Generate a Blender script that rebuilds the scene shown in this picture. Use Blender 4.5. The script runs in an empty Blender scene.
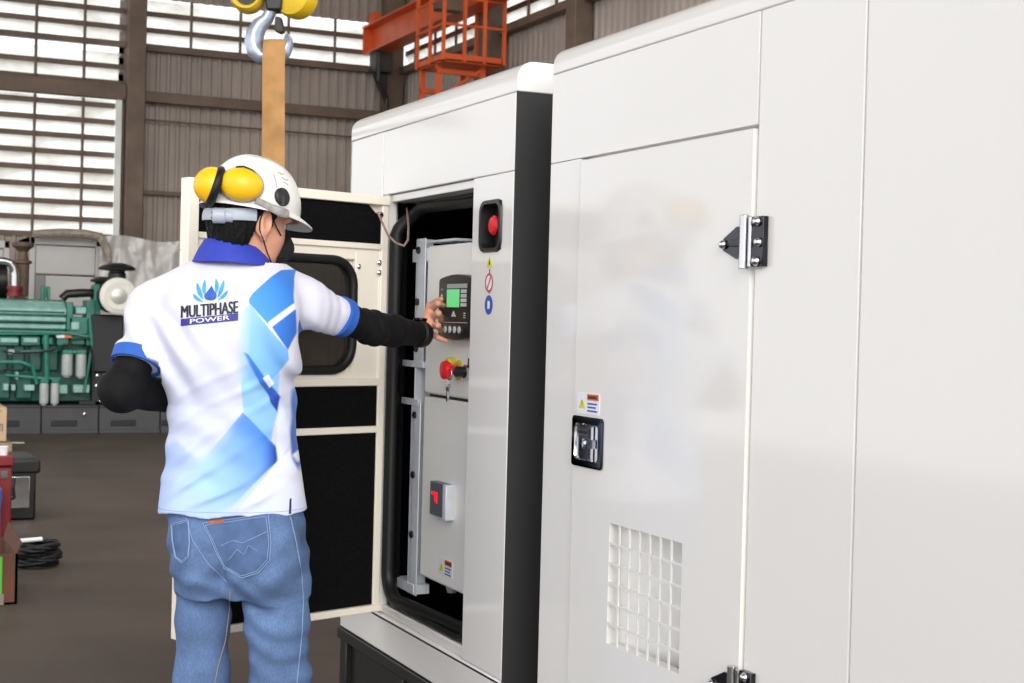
import bpy, bmesh, math, random
import numpy as np
from mathutils import Vector, Matrix
from mathutils.bvhtree import BVHTree
from mathutils import noise as mnoise
random.seed(7)
C = bpy.context.scene.collection

# ------------------------------------------------------------------ camera (survey of the photograph)
F, HC, TH, PIT, RHO = 1500.0, 1.39, math.atan(690/1500.0), math.atan(20.5/1500.0), 0.026
cR = Vector((math.cos(TH), -math.sin(TH), 0)); cA = Vector((math.sin(TH), math.cos(TH), 0)); cW = Vector((0, 0, 1))
cF = cA*math.cos(PIT) - cW*math.sin(PIT); cU = cW*math.cos(PIT) + cA*math.sin(PIT)
cu = cU*math.cos(RHO) - cR*math.sin(RHO); cr = cR*math.cos(RHO) + cU*math.sin(RHO)
CAM = Vector((0, 0, HC))
def ray(x, y): return cF + cr*((x-512)/F) - cu*((y-341.5)/F)
def onX(x, y, X): d = ray(x, y); return CAM + d*(X/d.x)
def onY(x, y, Y): d = ray(x, y); return CAM + d*(Y/d.y)
def onZ(x, y, Z): d = ray(x, y); return CAM + d*((Z-HC)/d.z)
def onD(x, y, D): return CAM + ray(x, y)*D
cam = bpy.data.cameras.new('camera'); cam.sensor_width = 36; cam.lens = F/1024*36; cam.clip_end = 200
cam.dof.use_dof = True; cam.dof.focus_distance = 3.85; cam.dof.aperture_fstop = 9.0
camo = bpy.data.objects.new('camera', cam); C.objects.link(camo)
m = Matrix((cr, cu, -cF)).transposed().to_4x4(); m.translation = CAM; camo.matrix_world = m
bpy.context.scene.camera = camo

# ------------------------------------------------------------------ materials
def lin(c):
    return tuple(((v/255)/12.92 if v/255 <= .04045 else ((v/255+.055)/1.055)**2.4) for v in c) + (1,)
def M(name, col, rough=.5, metal=0, noise=None, bump=None, coat=0, spec=.5, emit=None):
    mt = bpy.data.materials.new(name); mt.use_nodes = True; nt = mt.node_tree; b = nt.nodes['Principled BSDF']
    b.inputs['Roughness'].default_value = rough; b.inputs['Metallic'].default_value = metal
    b.inputs['Coat Weight'].default_value = coat; b.inputs['Coat Roughness'].default_value = .05
    b.inputs['Specular IOR Level'].default_value = spec
    tc = nt.nodes.new('ShaderNodeTexCoord')
    c = lin(col); b.inputs['Base Color'].default_value = c
    sc, amt = noise or (6, .05)
    n = nt.nodes.new('ShaderNodeTexNoise'); n.inputs['Scale'].default_value = sc; n.inputs['Detail'].default_value = 5
    nt.links.new(tc.outputs['Object'], n.inputs['Vector'])
    mr = nt.nodes.new('ShaderNodeMapRange'); mr.inputs['From Min'].default_value = .3; mr.inputs['From Max'].default_value = .7
    mr.inputs['To Min'].default_value = 1-amt; mr.inputs['To Max'].default_value = 1+amt
    nt.links.new(n.outputs['Fac'], mr.inputs['Value'])
    vm = nt.nodes.new('ShaderNodeVectorMath'); vm.operation = 'SCALE'; vm.inputs[0].default_value = c[:3]
    nt.links.new(mr.outputs['Result'], vm.inputs['Scale']); nt.links.new(vm.outputs['Vector'], b.inputs['Base Color'])
    if bump:
        n2 = nt.nodes.new('ShaderNodeTexNoise'); n2.inputs['Scale'].default_value = bump[0]; n2.inputs['Detail'].default_value = 6
        nt.links.new(tc.outputs['Object'], n2.inputs['Vector'])
        bp = nt.nodes.new('ShaderNodeBump'); bp.inputs['Strength'].default_value = bump[1]; bp.inputs['Distance'].default_value = bump[2]
        nt.links.new(n2.outputs['Fac'], bp.inputs['Height']); nt.links.new(bp.outputs['Normal'], b.inputs['Normal'])
    if emit:
        b.inputs['Emission Color'].default_value = c; b.inputs['Emission Strength'].default_value = emit
    return mt
def glass(name, col, alpha=.35):
    mt = bpy.data.materials.new(name); mt.use_nodes = True; nt = mt.node_tree; nt.nodes.clear()
    o = nt.nodes.new('ShaderNodeOutputMaterial'); t = nt.nodes.new('ShaderNodeBsdfTransparent'); g = nt.nodes.new('ShaderNodeBsdfGlossy')
    t.inputs['Color'].default_value = lin(col); g.inputs['Roughness'].default_value = .02
    f = nt.nodes.new('ShaderNodeFresnel'); f.inputs['IOR'].default_value = 1.5
    mx = nt.nodes.new('ShaderNodeMixShader'); nt.links.new(f.outputs[0], mx.inputs[0]); nt.links.new(t.outputs[0], mx.inputs[1]); nt.links.new(g.outputs[0], mx.inputs[2])
    nt.links.new(mx.outputs[0], o.inputs['Surface']); return mt

WHITE = M('white_gloss_paint', (238,236,233), .10, coat=.15, noise=(1.5,.012))
WHITE2 = M('white_paint_inside', (250,249,246), .35, noise=(3,.015))
CREAM = M('cream_white_paint', (247,239,224), .35, noise=(3,.02))
BLACKF = M('black_foam', (15,15,17), .95, noise=(120,.3), bump=(300,.3,.002), spec=.1)
STRIP = M('matte_black_panel', (44,44,45), .7, noise=(5,.06))
BLACKP = M('black_paint', (22,22,23), .4, noise=(8,.1))
RUBBER = M('black_rubber', (14,15,17), .5, noise=(30,.1), spec=.4)
DPLAST = M('dark_plastic', (30,31,34), .35, noise=(40,.1))
CHROME = M('chrome', (205,205,208), .12, 1, noise=(15,.08))
DCHROME = M('dark_chrome', (62,62,68), .12, 1, noise=(10,.25))
GALV = M('galvanized_steel', (222,228,236), .35, .15, noise=(20,.08))
RED = M('red_plastic', (226,24,36), .35)
REDLED = M('red_digits', (235,25,45), .4, emit=.9)
GREEN = M('lit_green_screen', (110,225,140), .4, emit=.3, noise=(20,.05))
SCRG = M('lcd_grey', (170,175,172), .4, noise=(20,.05))
LGREY = M('light_grey_print', (205,208,210), .4)
YEL = M('yellow_print', (222,214,60), .5)
ORG = M('orange_print', (224,120,70), .5)
BLUEP = M('blue_print', (60,90,180), .5)
PINKR = M('red_print', (205,80,95), .5)
STICK = M('white_sticker', (238,240,244), .4)
PALEY = M('pale_yellow_sticker', (228,208,150), .5)
GREYB = M('breaker_grey', (92,98,108), .4)
FLOOR = M('worn_concrete', (80,71,65), .6, noise=(1.3,.22), bump=(25,.15,.01), spec=.3)
STEELB = M('brown_grey_steel', (112,94,80), .6, noise=(3,.25))
SHEET = M('weathered_corrugated_sheet', (168,156,147), .6, noise=(1.2,.16))
ORANGE = M('crane_orange', (216,92,38), .45, noise=(4,.12))
DSTEEL = M('dark_steel', (50,46,44), .5, noise=(6,.2))
GRN = M('engine_green', (36,122,104), .32, noise=(9,.25), coat=.3)
GRN2 = M('engine_green_dark', (22,90,76), .38, noise=(12,.3), coat=.2)
GRN3 = M('engine_green_pale', (142,188,178), .32, noise=(10,.2), coat=.3)
FILT = M('filter_grey', (168,174,172), .4, noise=(10,.08))
TANK = M('charcoal_tank', (66,66,68), .5, noise=(5,.12))
FILTW = M('air_filter_white', (225,224,214), .5, noise=(10,.05))
WGREY = M('wrapped_grey_panel', (188,186,184), .4, noise=(3,.05))
FILM = M('plastic_film', (186,182,178), .28, noise=(5,.12), bump=(7,.5,.03), spec=.7)
CARD = M('cardboard', (196,170,138), .8, noise=(8,.08))
CARDD = M('brown_carton', (92,58,40), .8, noise=(6,.2))
GREENP = M('green_print', (80,170,60), .6)
REDC = M('red_tool_box', (120,24,30), .45, noise=(6,.2))
SKIN = M('skin', (218,158,130), .5, noise=(30,.06), bump=(220,.1,.002))
HAIR = M('black_hair', (8,7,7), .6, spec=.2, noise=(80,.4), bump=(180,.6,.004))
MASKM = M('black_mask', (17,17,19), .8, noise=(80,.2))
SLEEVE = M('black_arm_sleeve', (15,14,17), .75, noise=(60,.25), bump=(40,.25,.004), spec=.25)
HELM = M('white_helmet', (236,234,230), .28, noise=(14,.025), coat=.2)
YELM = M('yellow_ear_cup', (250,196,22), .35, noise=(16,.05))
GREYP = M('grey_plastic', (176,184,196), .45, noise=(14,.06))
DIRTG = M('worn_grey_strap', (160,158,155), .5, noise=(60,.3))
BLUEC = M('blue_collar', (44,62,178), .7, noise=(60,.08), bump=(300,.2,.002))
BLUEU = M('blue_cuff', (42,98,190), .7, noise=(60,.08), bump=(300,.2,.002))
STITCH = M('tan_thread', (176,150,128), .8)
STITCHB = M('pale_blue_thread', (140,165,205), .8)
LEATH = M('brown_leather', (160,92,52), .6)
LOGO1 = M('logo_dark_navy', (26,26,44), .6)
LOGO2 = M('logo_indigo', (54,52,150), .6)
LOGO3 = M('logo_sky_blue', (74,164,232), .6, noise=(60,.25))
LOGO4 = M('logo_deep_blue', (36,92,190), .6, noise=(60,.3))
LOGOW = M('logo_white', (245,245,250), .6)
SLING = M('tan_webbing', (182,138,86), .85, noise=(10,.2), bump=(90,.4,.004))
HOOKS = M('forged_steel', (172,182,200), .3, .5, noise=(14,.2))
YELB = M('hoist_yellow', (228,190,30), .4, noise=(10,.12))
SKY = M('white_louver', (236,238,232), .6, noise=(2.2,.12))

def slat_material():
    mt = bpy.data.materials.new('louver_slat_daylight_glow'); mt.use_nodes = True; nt = mt.node_tree; nt.nodes.clear()
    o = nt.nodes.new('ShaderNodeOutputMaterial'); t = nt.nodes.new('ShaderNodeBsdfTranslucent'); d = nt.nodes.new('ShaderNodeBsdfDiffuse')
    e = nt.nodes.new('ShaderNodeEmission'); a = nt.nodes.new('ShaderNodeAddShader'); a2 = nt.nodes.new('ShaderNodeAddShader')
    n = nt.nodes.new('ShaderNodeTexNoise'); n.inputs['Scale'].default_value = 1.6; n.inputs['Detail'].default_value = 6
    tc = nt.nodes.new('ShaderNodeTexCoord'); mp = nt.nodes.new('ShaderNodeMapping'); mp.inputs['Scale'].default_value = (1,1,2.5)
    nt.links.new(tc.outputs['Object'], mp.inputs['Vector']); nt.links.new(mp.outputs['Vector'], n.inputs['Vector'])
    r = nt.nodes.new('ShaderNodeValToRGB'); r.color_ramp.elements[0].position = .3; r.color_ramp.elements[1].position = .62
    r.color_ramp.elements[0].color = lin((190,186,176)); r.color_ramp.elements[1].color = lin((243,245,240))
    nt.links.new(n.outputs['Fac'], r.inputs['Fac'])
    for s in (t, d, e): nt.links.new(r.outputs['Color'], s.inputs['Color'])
    e.inputs['Strength'].default_value = SLAT_GLOW  # slight emission painted in, standing in for daylight through the slats
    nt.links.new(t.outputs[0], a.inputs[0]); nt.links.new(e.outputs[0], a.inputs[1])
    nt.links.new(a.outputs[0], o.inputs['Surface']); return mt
SLAT_GLOW = .10
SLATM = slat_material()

# ------------------------------------------------------------------ mesh helpers
class G:
    def __init__(s): s.v = []; s.f = []; s.m = []
    def add(s, vs, fs, m=0):
        b = len(s.v); s.v += [Vector(v) for v in vs]
        for f in fs: s.f.append([b+i for i in f]); s.m.append(m)
        return s
    def box(s, x0, y0, z0, x1, y1, z1, m=0):
        x0, x1 = min(x0,x1), max(x0,x1); y0, y1 = min(y0,y1), max(y0,y1); z0, z1 = min(z0,z1), max(z0,z1)
        return s.add([(x,y,z) for x in (x0,x1) for y in (y0,y1) for z in (z0,z1)],
                     [(0,1,3,2),(4,6,7,5),(0,4,5,1),(2,3,7,6),(0,2,6,4),(1,5,7,3)], m)
    def prism(s, poly, vec, m=0):
        poly = [Vector(p) for p in poly]; vec = Vector(vec); n = len(poly)
        nrm = Vector((0,0,0))
        for i in range(n): nrm += poly[i].cross(poly[(i+1) % n])
        if nrm.dot(vec) > 0: poly = poly[::-1]
        return s.add(poly+[p+vec for p in poly], [list(range(n)), list(range(2*n-1, n-1, -1))] + [(i, i+n, (i+1) % n+n, (i+1) % n) for i in range(n)], m)
    def tube(s, pts, r, n=8, m=0, closed=False, flat=None):
        pts = [Vector(p) for p in pts]; k = len(pts); vs = []; fs = []; ref = None
        for i, p in enumerate(pts):
            a = pts[(i-1) % k] if (closed or i > 0) else p; b = pts[(i+1) % k] if (closed or i < k-1) else p
            t = (b-a).normalized()
            if ref is None: ref = t.orthogonal().normalized() if flat is None else (Vector(flat) - t*t.dot(Vector(flat))).normalized()
            ref = (ref - t*ref.dot(t))
            if flat is not None: ref = Vector(flat) - t*t.dot(Vector(flat))
            ref.normalize(); bi = t.cross(ref)
            rr = r[i] if isinstance(r, (list, tuple)) else r
            ra, rb = rr if isinstance(rr, (list, tuple)) else (rr, rr)
            for j in range(n):
                w = 2*math.pi*j/n; vs.append(p + ref*(ra*math.cos(w)) + bi*(rb*math.sin(w)))
        for i in range(k if closed else k-1):
            for j in range(n):
                fs.append((i*n+j, i*n+(j+1) % n, ((i+1) % k)*n+(j+1) % n, ((i+1) % k)*n+j))
        if not closed: fs += [list(range(n-1,-1,-1)), list(range((k-1)*n, k*n))]
        return s.add(vs, fs, m)
    def cyl(s, p0, p1, r0, r1=None, n=20, m=0): return s.tube([p0, p1], [r0, r0 if r1 is None else r1], n, m)
    def lathe(s, c, axis, prof, n=28, m=0):
        c = Vector(c); axis = Vector(axis).normalized(); u = axis.orthogonal().normalized(); w = axis.cross(u); vs = []; fs = []
        for (r, h) in prof:
            for j in range(n):
                a = 2*math.pi*j/n; vs.append(c+axis*h+(u*math.cos(a)+w*math.sin(a))*r)
        for i in range(len(prof)-1):
            for j in range(n): fs.append((i*n+j, i*n+(j+1) % n, (i+1)*n+(j+1) % n, (i+1)*n+j))
        fs += [list(range(n-1,-1,-1)), list(range((len(prof)-1)*n, len(prof)*n))]
        return s.add(vs, fs, m)
    def ell(s, c, rad, ax=None, n=20, k=12, m=0, lo=-1.0):
        c = Vector(c); ax = ax or (Vector((1,0,0)), Vector((0,1,0)), Vector((0,0,1))); vs = []; fs = []
        t0 = math.asin(lo)
        for i in range(k+1):
            t = t0 + (math.pi/2-t0)*i/k
            for j in range(n):
                a = 2*math.pi*j/n
                vs.append(c + ax[0]*(rad[0]*math.cos(t)*math.cos(a)) + ax[1]*(rad[1]*math.cos(t)*math.sin(a)) + ax[2]*(rad[2]*math.sin(t)))
        for i in range(k):
            for j in range(n): fs.append((i*n+j, i*n+(j+1) % n, (i+1)*n+(j+1) % n, (i+1)*n+j))
        fs.append(list(range(n-1,-1,-1)))
        return s.add(vs, fs, m)
WM = {}
def props(o, label=None, cat=None, group=None, kind=None):
    for k, v in (('label', label), ('category', cat), ('group', group), ('kind', kind)):
        if v: o[k] = v
    return o
def thing(name, loc, label, cat, rz=0, group=None):
    o = bpy.data.objects.new(name, None); C.objects.link(o); o.location = loc; o.rotation_euler = (0,0,rz); o.empty_display_size = .1
    WM[o] = Matrix.Translation(Vector(loc)) @ Matrix.Rotation(rz, 4, 'Z')
    return props(o, label, cat, group)
def link_mesh(name, me, mats, parent, smooth=35):
    for mt in (mats if isinstance(mats, (list, tuple)) else [mats]): me.materials.append(mt)
    if smooth is not None and len(me.polygons):
        me.polygons.foreach_set('use_smooth', [True]*len(me.polygons)); me.set_sharp_from_angle(angle=math.radians(smooth))
    o = bpy.data.objects.new(name, me); C.objects.link(o)
    if parent is not None: o.parent = parent; WM[o] = WM[parent]
    else: WM[o] = Matrix()
    return o
def O(name, g, mats, parent=None, bevel=0, smooth=35, local=False, origin=None, seg=2, label=None):
    vs = g.v
    if parent is not None and not local:
        inv = WM[parent].inverted(); vs = [inv @ v for v in vs]
    if origin is not None: vs = [v - Vector(origin) for v in vs]
    me = bpy.data.meshes.new(name); me.from_pydata([tuple(v) for v in vs], [], g.f)
    me.polygons.foreach_set('material_index', g.m)
    bm = bmesh.new(); bm.from_mesh(me); bmesh.ops.recalc_face_normals(bm, faces=bm.faces); bm.to_mesh(me); bm.free()
    o = link_mesh(name, me, mats, parent, smooth)
    if origin is not None: o.location = origin; WM[o] = Matrix.Translation(Vector(origin))
    if bevel:
        b = o.modifiers.new('bevel', 'BEVEL'); b.width = bevel; b.segments = seg; b.limit_method = 'ANGLE'; b.angle_limit = math.radians(40); b.harden_normals = False
    if label: o['label'] = label
    return o
def struct(name, g, mats, **k):
    o = O(name, g, mats, **k); o['kind'] = 'structure'; return o
def text_geo(s, size=1.0, bold=0.0, sx=1.0, shear=0, align='LEFT'):
    cv = bpy.data.curves.new('t', 'FONT'); cv.body = s; cv.size = size; cv.offset = bold; cv.align_x = align; cv.shear = shear; cv.resolution_u = 4
    ob = bpy.data.objects.new('t', cv); C.objects.link(ob)
    dg = bpy.context.evaluated_depsgraph_get(); me = ob.evaluated_get(dg).to_mesh()
    vs = [(v.co.x*sx, v.co.y) for v in me.vertices]; fs = [list(p.vertices) for p in me.polygons]
    C.objects.unlink(ob); bpy.data.objects.remove(ob); bpy.data.curves.remove(cv)
    return vs, fs
def roundrect(w, h, r, n=6):   # centred outline in 2D
    out = []
    for cx, cy, a0 in ((w/2-r, h/2-r, 0), (-w/2+r, h/2-r, 90), (-w/2+r, -h/2+r, 180), (w/2-r, -h/2+r, 270)):
        for i in range(n+1):
            a = math.radians(a0+90*i/n); out.append((cx+r*math.cos(a), cy+r*math.sin(a)))
    return out

# ------------------------------------------------------------------ SDF modelling (surface nets)
class SDF:
    def __init__(s, lo, hi, h):
        s.lo = np.array(lo, float); s.h = h; s.n = np.ceil((np.array(hi)-s.lo)/h).astype(int)+1
        s.val = np.full(tuple(s.n), .08, np.float32)
    def _sl(s, lo, hi, pad):
        a = np.clip(np.floor((np.array(lo)-pad-s.lo)/s.h).astype(int), 0, s.n-1); b = np.clip(np.ceil((np.array(hi)+pad-s.lo)/s.h).astype(int)+1, 1, s.n)
        sl = tuple(slice(i, max(j, i+1)) for i, j in zip(a, b))
        ax = [(s.lo[i]+s.h*np.arange(sl[i].start, sl[i].stop)).astype(np.float32) for i in range(3)]
        return sl, np.meshgrid(*ax, indexing='ij', sparse=True)
    def put(s, fn, lo, hi, k=.01, sub=False):
        sl, P = s._sl(lo, hi, k+3*s.h); d = fn(*P).astype(np.float32); a = s.val[sl]
        if sub: d = -d; hh = np.maximum(k-np.abs(a-d), 0)/k; s.val[sl] = np.maximum(a, d)+hh*hh*k/4
        else: hh = np.maximum(k-np.abs(a-d), 0)/k; s.val[sl] = np.minimum(a, d)-hh*hh*k/4
    def cap(s, a, b, ra, rb=None, k=.01, sub=False):
        a = np.array(a, float); b = np.array(b, float); rb = ra if rb is None else rb; ab = b-a; L = ab@ab+1e-12; R = max(ra, rb)
        def fn(x, y, z):
            t = np.clip(((x-a[0])*ab[0]+(y-a[1])*ab[1]+(z-a[2])*ab[2])/L, 0, 1)
            return np.sqrt((x-a[0]-t*ab[0])**2+(y-a[1]-t*ab[1])**2+(z-a[2]-t*ab[2])**2)-(ra+(rb-ra)*t)
        s.put(fn, np.minimum(a, b)-R, np.maximum(a, b)+R, k, sub)
    def chain(s, pts, rs, k=.01):
        for i in range(len(pts)-1): s.cap(pts[i], pts[i+1], rs[i], rs[i+1], k)
    def ell(s, c, r, ax=None, k=.01, sub=False, cut=None):
        c = np.array(c, float); r = np.array(r, float); A = np.eye(3) if ax is None else np.array([list(v) for v in ax])
        ext = np.sqrt(((A*r[:,None])**2).sum(0)) if ax is not None else r
        def fn(x, y, z):
            x = x-c[0]; y = y-c[1]; z = z-c[2]
            q = [A[i,0]*x+A[i,1]*y+A[i,2]*z for i in range(3)]
            k0 = np.sqrt(sum((q[i]/r[i])**2 for i in range(3))); k1 = np.sqrt(sum((q[i]/r[i]**2)**2 for i in range(3)))+1e-6
            d = k0*(k0-1)/k1
            if cut: d = cut(d, q)
            return d
        s.put(fn, c-ext, c+ext, k, sub)
    def loft(s, rings, k=.01, n=2.3):      # rings: (z, cx, cy, a, b)
        R = np.array(sorted(rings)); zs = R[:,0]
        def fn(x, y, z):
            g = [np.interp(z, zs, R[:,i]).astype(np.float32) for i in range(1,5)]
            q = (np.abs((x-g[0])/g[2])**n+np.abs((y-g[1])/g[3])**n+1e-9)**(1/n)
            d = (q-1)*np.minimum(g[2], g[3])
            return np.maximum(d, np.maximum(zs[0]-z, z-zs[-1]))
        lo = (min(R[:,1]-R[:,3]), min(R[:,2]-R[:,4]), zs[0]); hi = (max(R[:,1]+R[:,3]), max(R[:,2]+R[:,4]), zs[-1])
        s.put(fn, lo, hi, k)
    def grid(s): return np.meshgrid(*[(s.lo[i]+s.h*np.arange(s.n[i])).astype(np.float32) for i in range(3)], indexing='ij', sparse=True)
    def mesh(s, name):
        v = s.val; ins = v < 0
        c = np.zeros(tuple(s.n-1), np.int8)
        for i in (0,1):
            for j in (0,1):
                for k in (0,1): c += ins[i:s.n[0]-1+i, j:s.n[1]-1+j, k:s.n[2]-1+k]
        act = (c > 0) & (c < 8); idx = np.argwhere(act); num = len(idx)
        vid = np.full(act.shape, -1, np.int32); vid[act] = np.arange(num)
        off = np.array([(i,j,k) for i in (0,1) for j in (0,1) for k in (0,1)])
        cv = np.stack([v[idx[:,0]+o[0], idx[:,1]+o[1], idx[:,2]+o[2]] for o in off], 1)
        acc = np.zeros((num,3)); cnt = np.zeros(num)
        for a in range(8):
            for b in range(a+1, 8):
                if abs(off[a]-off[b]).sum() != 1: continue
                va, vb = cv[:,a], cv[:,b]; mk = (va < 0) != (vb < 0); t = np.where(mk, va/np.where(mk, va-vb, 1), 0)
                p = off[a]+(off[b]-off[a])*t[:,None]; acc[mk] += p[mk]; cnt[mk] += 1
        co = s.lo+s.h*(idx+acc/cnt[:,None]); quads = []
        for ax in range(3):
            u, w = [(1,2),(2,0),(0,1)][ax]
            A = [slice(None)]*3; B = [slice(None)]*3; A[ax] = slice(0, s.n[ax]-1); B[ax] = slice(1, s.n[ax])
            e = ins[tuple(A)] != ins[tuple(B)]; ee = np.argwhere(e)
            ok = (ee[:,u] > 0) & (ee[:,w] > 0) & (ee[:,u] < s.n[u]-1) & (ee[:,w] < s.n[w]-1); ee = ee[ok]
            flip = ins[ee[:,0], ee[:,1], ee[:,2]]
            du = np.zeros(3, int); du[u] = 1; dw = np.zeros(3, int); dw[w] = 1
            q = np.stack([vid[tuple((ee-du-dw).T)], vid[tuple((ee-dw).T)], vid[tuple(ee.T)], vid[tuple((ee-du).T)]], 1)
            q[~flip] = q[~flip][:, ::-1]; quads.append(q)
        q = np.concatenate(quads); me = bpy.data.meshes.new(name)
        me.vertices.add(num); me.vertices.foreach_set('co', co.astype(np.float32).ravel())
        me.loops.add(len(q)*4); me.loops.foreach_set('vertex_index', q.astype(np.int32).ravel())
        me.polygons.add(len(q)); me.polygons.foreach_set('loop_start', np.arange(0, len(q)*4, 4, dtype=np.int32))
        try: me.polygons.foreach_set('loop_total', np.full(len(q), 4, np.int32))
        except Exception: pass
        me.update(calc_edges=True); me.validate()
        s.co, s.q = co, q
        return me
    def bvh(s): return BVHTree.FromPolygons(s.co.tolist(), s.q.tolist())
#@@PARTS
# ------------------------------------------------------------------ the hall
struct('floor', G().box(-7, -3, -.1, 8.1, 22.4, 0), FLOOR)
struct('ceiling', G().box(-6.5, -1.5, 8.6, 8.4, 22.4, 8.8), STEELB)
def corrugated(p0, p1, z0, z1, nrm, per=.15, dep=.03):      # trapezoid ribs from p0 to p1
    p0 = Vector(p0); p1 = Vector(p1); L = (p1-p0).length; t = (p1-p0)/L; nrm = Vector(nrm); prof = []; x = 0
    while x < L:
        for a, d in ((0,0),(.5,0),(.62,1),(.88,1)):
            if x+a*per <= L: prof.append((x+a*per, d*dep))
        x += per
    prof.append((L, 0)); g = G(); n = len(prof)
    vs = [p0+t*a+nrm*d+cW*z0 for a, d in prof]+[p0+t*a+nrm*d+cW*z1 for a, d in prof]
    return g.add(vs, [(i, i+1, n+i+1, n+i) for i in range(n-1)])
YB = 22.0
zU0, zU1 = 5.23, 5.92          # high louver band
g = G()
for x0, x1, z0, z1 in ((-7,3.8,0,2.45), (3.8,8.1,0,zU0-.03), (-7,8.1,zU1,8.6), (3.80,4.1,2.45,zU1)):
    c = corrugated((x0,YB+.03,0), (x1,YB+.03,0), z0, z1, (0,-1,0)); g.add(c.v, c.f)
struct('wall_back', g, SHEET, smooth=None)
XR = 8.1
g = G()
for z0, z1 in ((0, zU0-.03), (zU1, 8.6)):
    c = corrugated((XR+.03,22.1,0), (XR+.03,5.0,0), z0, z1, (-1,0,0)); g.add(c.v, c.f)
struct('wall_right', g, SHEET, smooth=None)
def louvers(name, a, b, z0, z1, nrm, pitch=.235, rods=.66, first=.2):
    a = Vector(a); b = Vector(b); t = (b-a).normalized(); L = (b-a).length; nrm = Vector(nrm); g = G(); z = z0
    while z < z1-.04:
        h = min(pitch*.80, z1-z)
        p = [a+cW*(z+.012)-nrm*.09, a+cW*(z+h)-nrm*.0]
        g.add([p[0], p[0]+t*L, p[1]+t*L, p[1]], [(0,1,2,3)], 0)                      # the translucent blade
        q = a+cW*(z-.045)-nrm*.06                                                     # the brown lip it rests in
        g.prism([q, q+nrm*.07, q+nrm*.07+cW*.075, q+cW*.06], t*L, 1)
        z += pitch
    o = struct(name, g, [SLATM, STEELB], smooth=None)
    x = first
    while x < L:
        c = a+t*x; O('mullion', G().tube([c+cW*z0+nrm*.03, c+cW*z1+nrm*.03], .022, 6), STEELB, o); x += rods
    return o
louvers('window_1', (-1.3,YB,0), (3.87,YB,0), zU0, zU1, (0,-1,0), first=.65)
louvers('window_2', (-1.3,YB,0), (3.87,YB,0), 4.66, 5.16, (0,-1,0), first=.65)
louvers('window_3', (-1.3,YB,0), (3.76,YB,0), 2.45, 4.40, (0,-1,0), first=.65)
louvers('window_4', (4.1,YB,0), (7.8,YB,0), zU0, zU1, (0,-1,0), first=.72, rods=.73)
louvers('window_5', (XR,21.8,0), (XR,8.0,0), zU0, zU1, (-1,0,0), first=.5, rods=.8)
struct('trim_1', G().box(3.88, 21.70, 0, 4.13, 21.98, 8.6), STEELB, bevel=.01)      # steel columns
g = G().box(7.74, 21.66, 0, 8.02, 21.95, 8.6)
struct('trim_2', g, STEELB, bevel=.01)
struct('trim_3', G().box(7.80, 17.95, 0, 8.06, 18.4, 8.6), STEELB, bevel=.01)
struct('trim_4', G().box(7.85, 15.55, 0, 8.06, 15.8, 8.6), STEELB, bevel=.01)
struct('trim_5', G().box(-6, 21.80, 4.40, 3.88, 21.95, 4.62), STEELB, bevel=.01)     # girts
struct('trim_6', G().box(4.13, 21.80, 4.40, 7.76, 21.95, 4.55), STEELB, bevel=.01)
struct('trim_7', G().box(-6, 21.86, 5.16, 3.88, 21.97, 5.23), STEELB)
struct('trim_8', G().box(4.13, 21.86, 5.14, 7.76, 21.97, 5.22), STEELB)
struct('trim_9', G().box(7.95, 5, 5.12, 8.08, 21.7, 5.22), STEELB)
struct('trim_10', G().tube([(4.13,21.88,4.15),(7.76,21.88,4.13)], .014, 8), STEELB)
struct('trim_11', G().box(4.13,21.9,3.08,7.76,21.96,3.14), STEELB)
struct('trim_12', G().box(3.76, 21.84, 2.42, 3.83, 21.98, 4.5), SKY)
struct('trim_13', G().box(7.9, 5, 4.35, 8.08, 21.7, 4.5), STEELB)

# ------------------------------------------------------------------ orange crane in the far corner
cr_ = thing('overhead_crane', (7.6, 19.0, 5.4), 'orange overhead crane girder with a caged service platform, high in the far corner', 'crane')
zb = 5.404
g = G().box(7.45, 10.6, zb, 7.75, 21.94, zb+.02).box(7.59, 10.6, zb, 7.61, 21.94, zb+.40).box(7.43, 10.6, zb+.40, 7.77, 21.94, zb+.43)
g.box(7.44, 21.90, zb, 7.76, 21.94, zb+.43)
O('girder', g, ORANGE, cr_, bevel=.004)
O('end_stop', G().box(7.5, 21.62, zb+.43, 7.62, 21.86, zb+.62).box(7.66, 21.7, zb+.43, 7.72, 21.8, zb+.56), ORANGE, cr_, bevel=.01)
g = G().box(7.50, 21.45, 5.10, 7.76, 21.75, zb).prism([(7.74,21.6,5.12),(7.50,21.6,5.12),(7.74,21.6,4.62)], (0,.08,0))
g.tube([(7.52,21.4,5.36),(7.52,21.4,4.95),(7.72,21.55,4.72),(7.72,21.6,4.0)], .03, 8)
O('bracket', g, DSTEEL, cr_)
x0, x1, y0, y1, z0 = 6.9, 7.72, 17.25, 18.15, 4.59
g = G().box(x0,y0,z0,x1,y1,z0+.02)
for b in ((x0,y0,x1,y0+.03),(x0,y1-.03,x1,y1),(x0,y0,x0+.03,y1),(x1-.03,y0,x1,y1)): g.box(b[0],b[1],z0-.01,b[2],b[3],z0+.09)
O('platform', g, ORANGE, cr_)
for (px, py) in ((x0,y0),(x0,y1),(x1,y0),(x0+.28,y0),(x0+.55,y0),(x0,(y0+y1)/2),(x1,y1)):
    O('post', G().box(px-.02,py-.02,z0,px+.02,py+.02,zb+.1), ORANGE, cr_)
for z in (z0+.45, z0+.78):
    g = G().tube([(x1,y0,z),(x0,y0,z),(x0,y1,z)], .018, 8); O('handrail', g, ORANGE, cr_)
g = G()
for (px, py) in ((x0+.06,y1-.05),(x0+.06,y0+.3),(x1-.2,y1-.05),(x1-.2,y0+.2)): g.box(px-.03,py-.03,z0-.62,px+.03,py+.03,z0)
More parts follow.
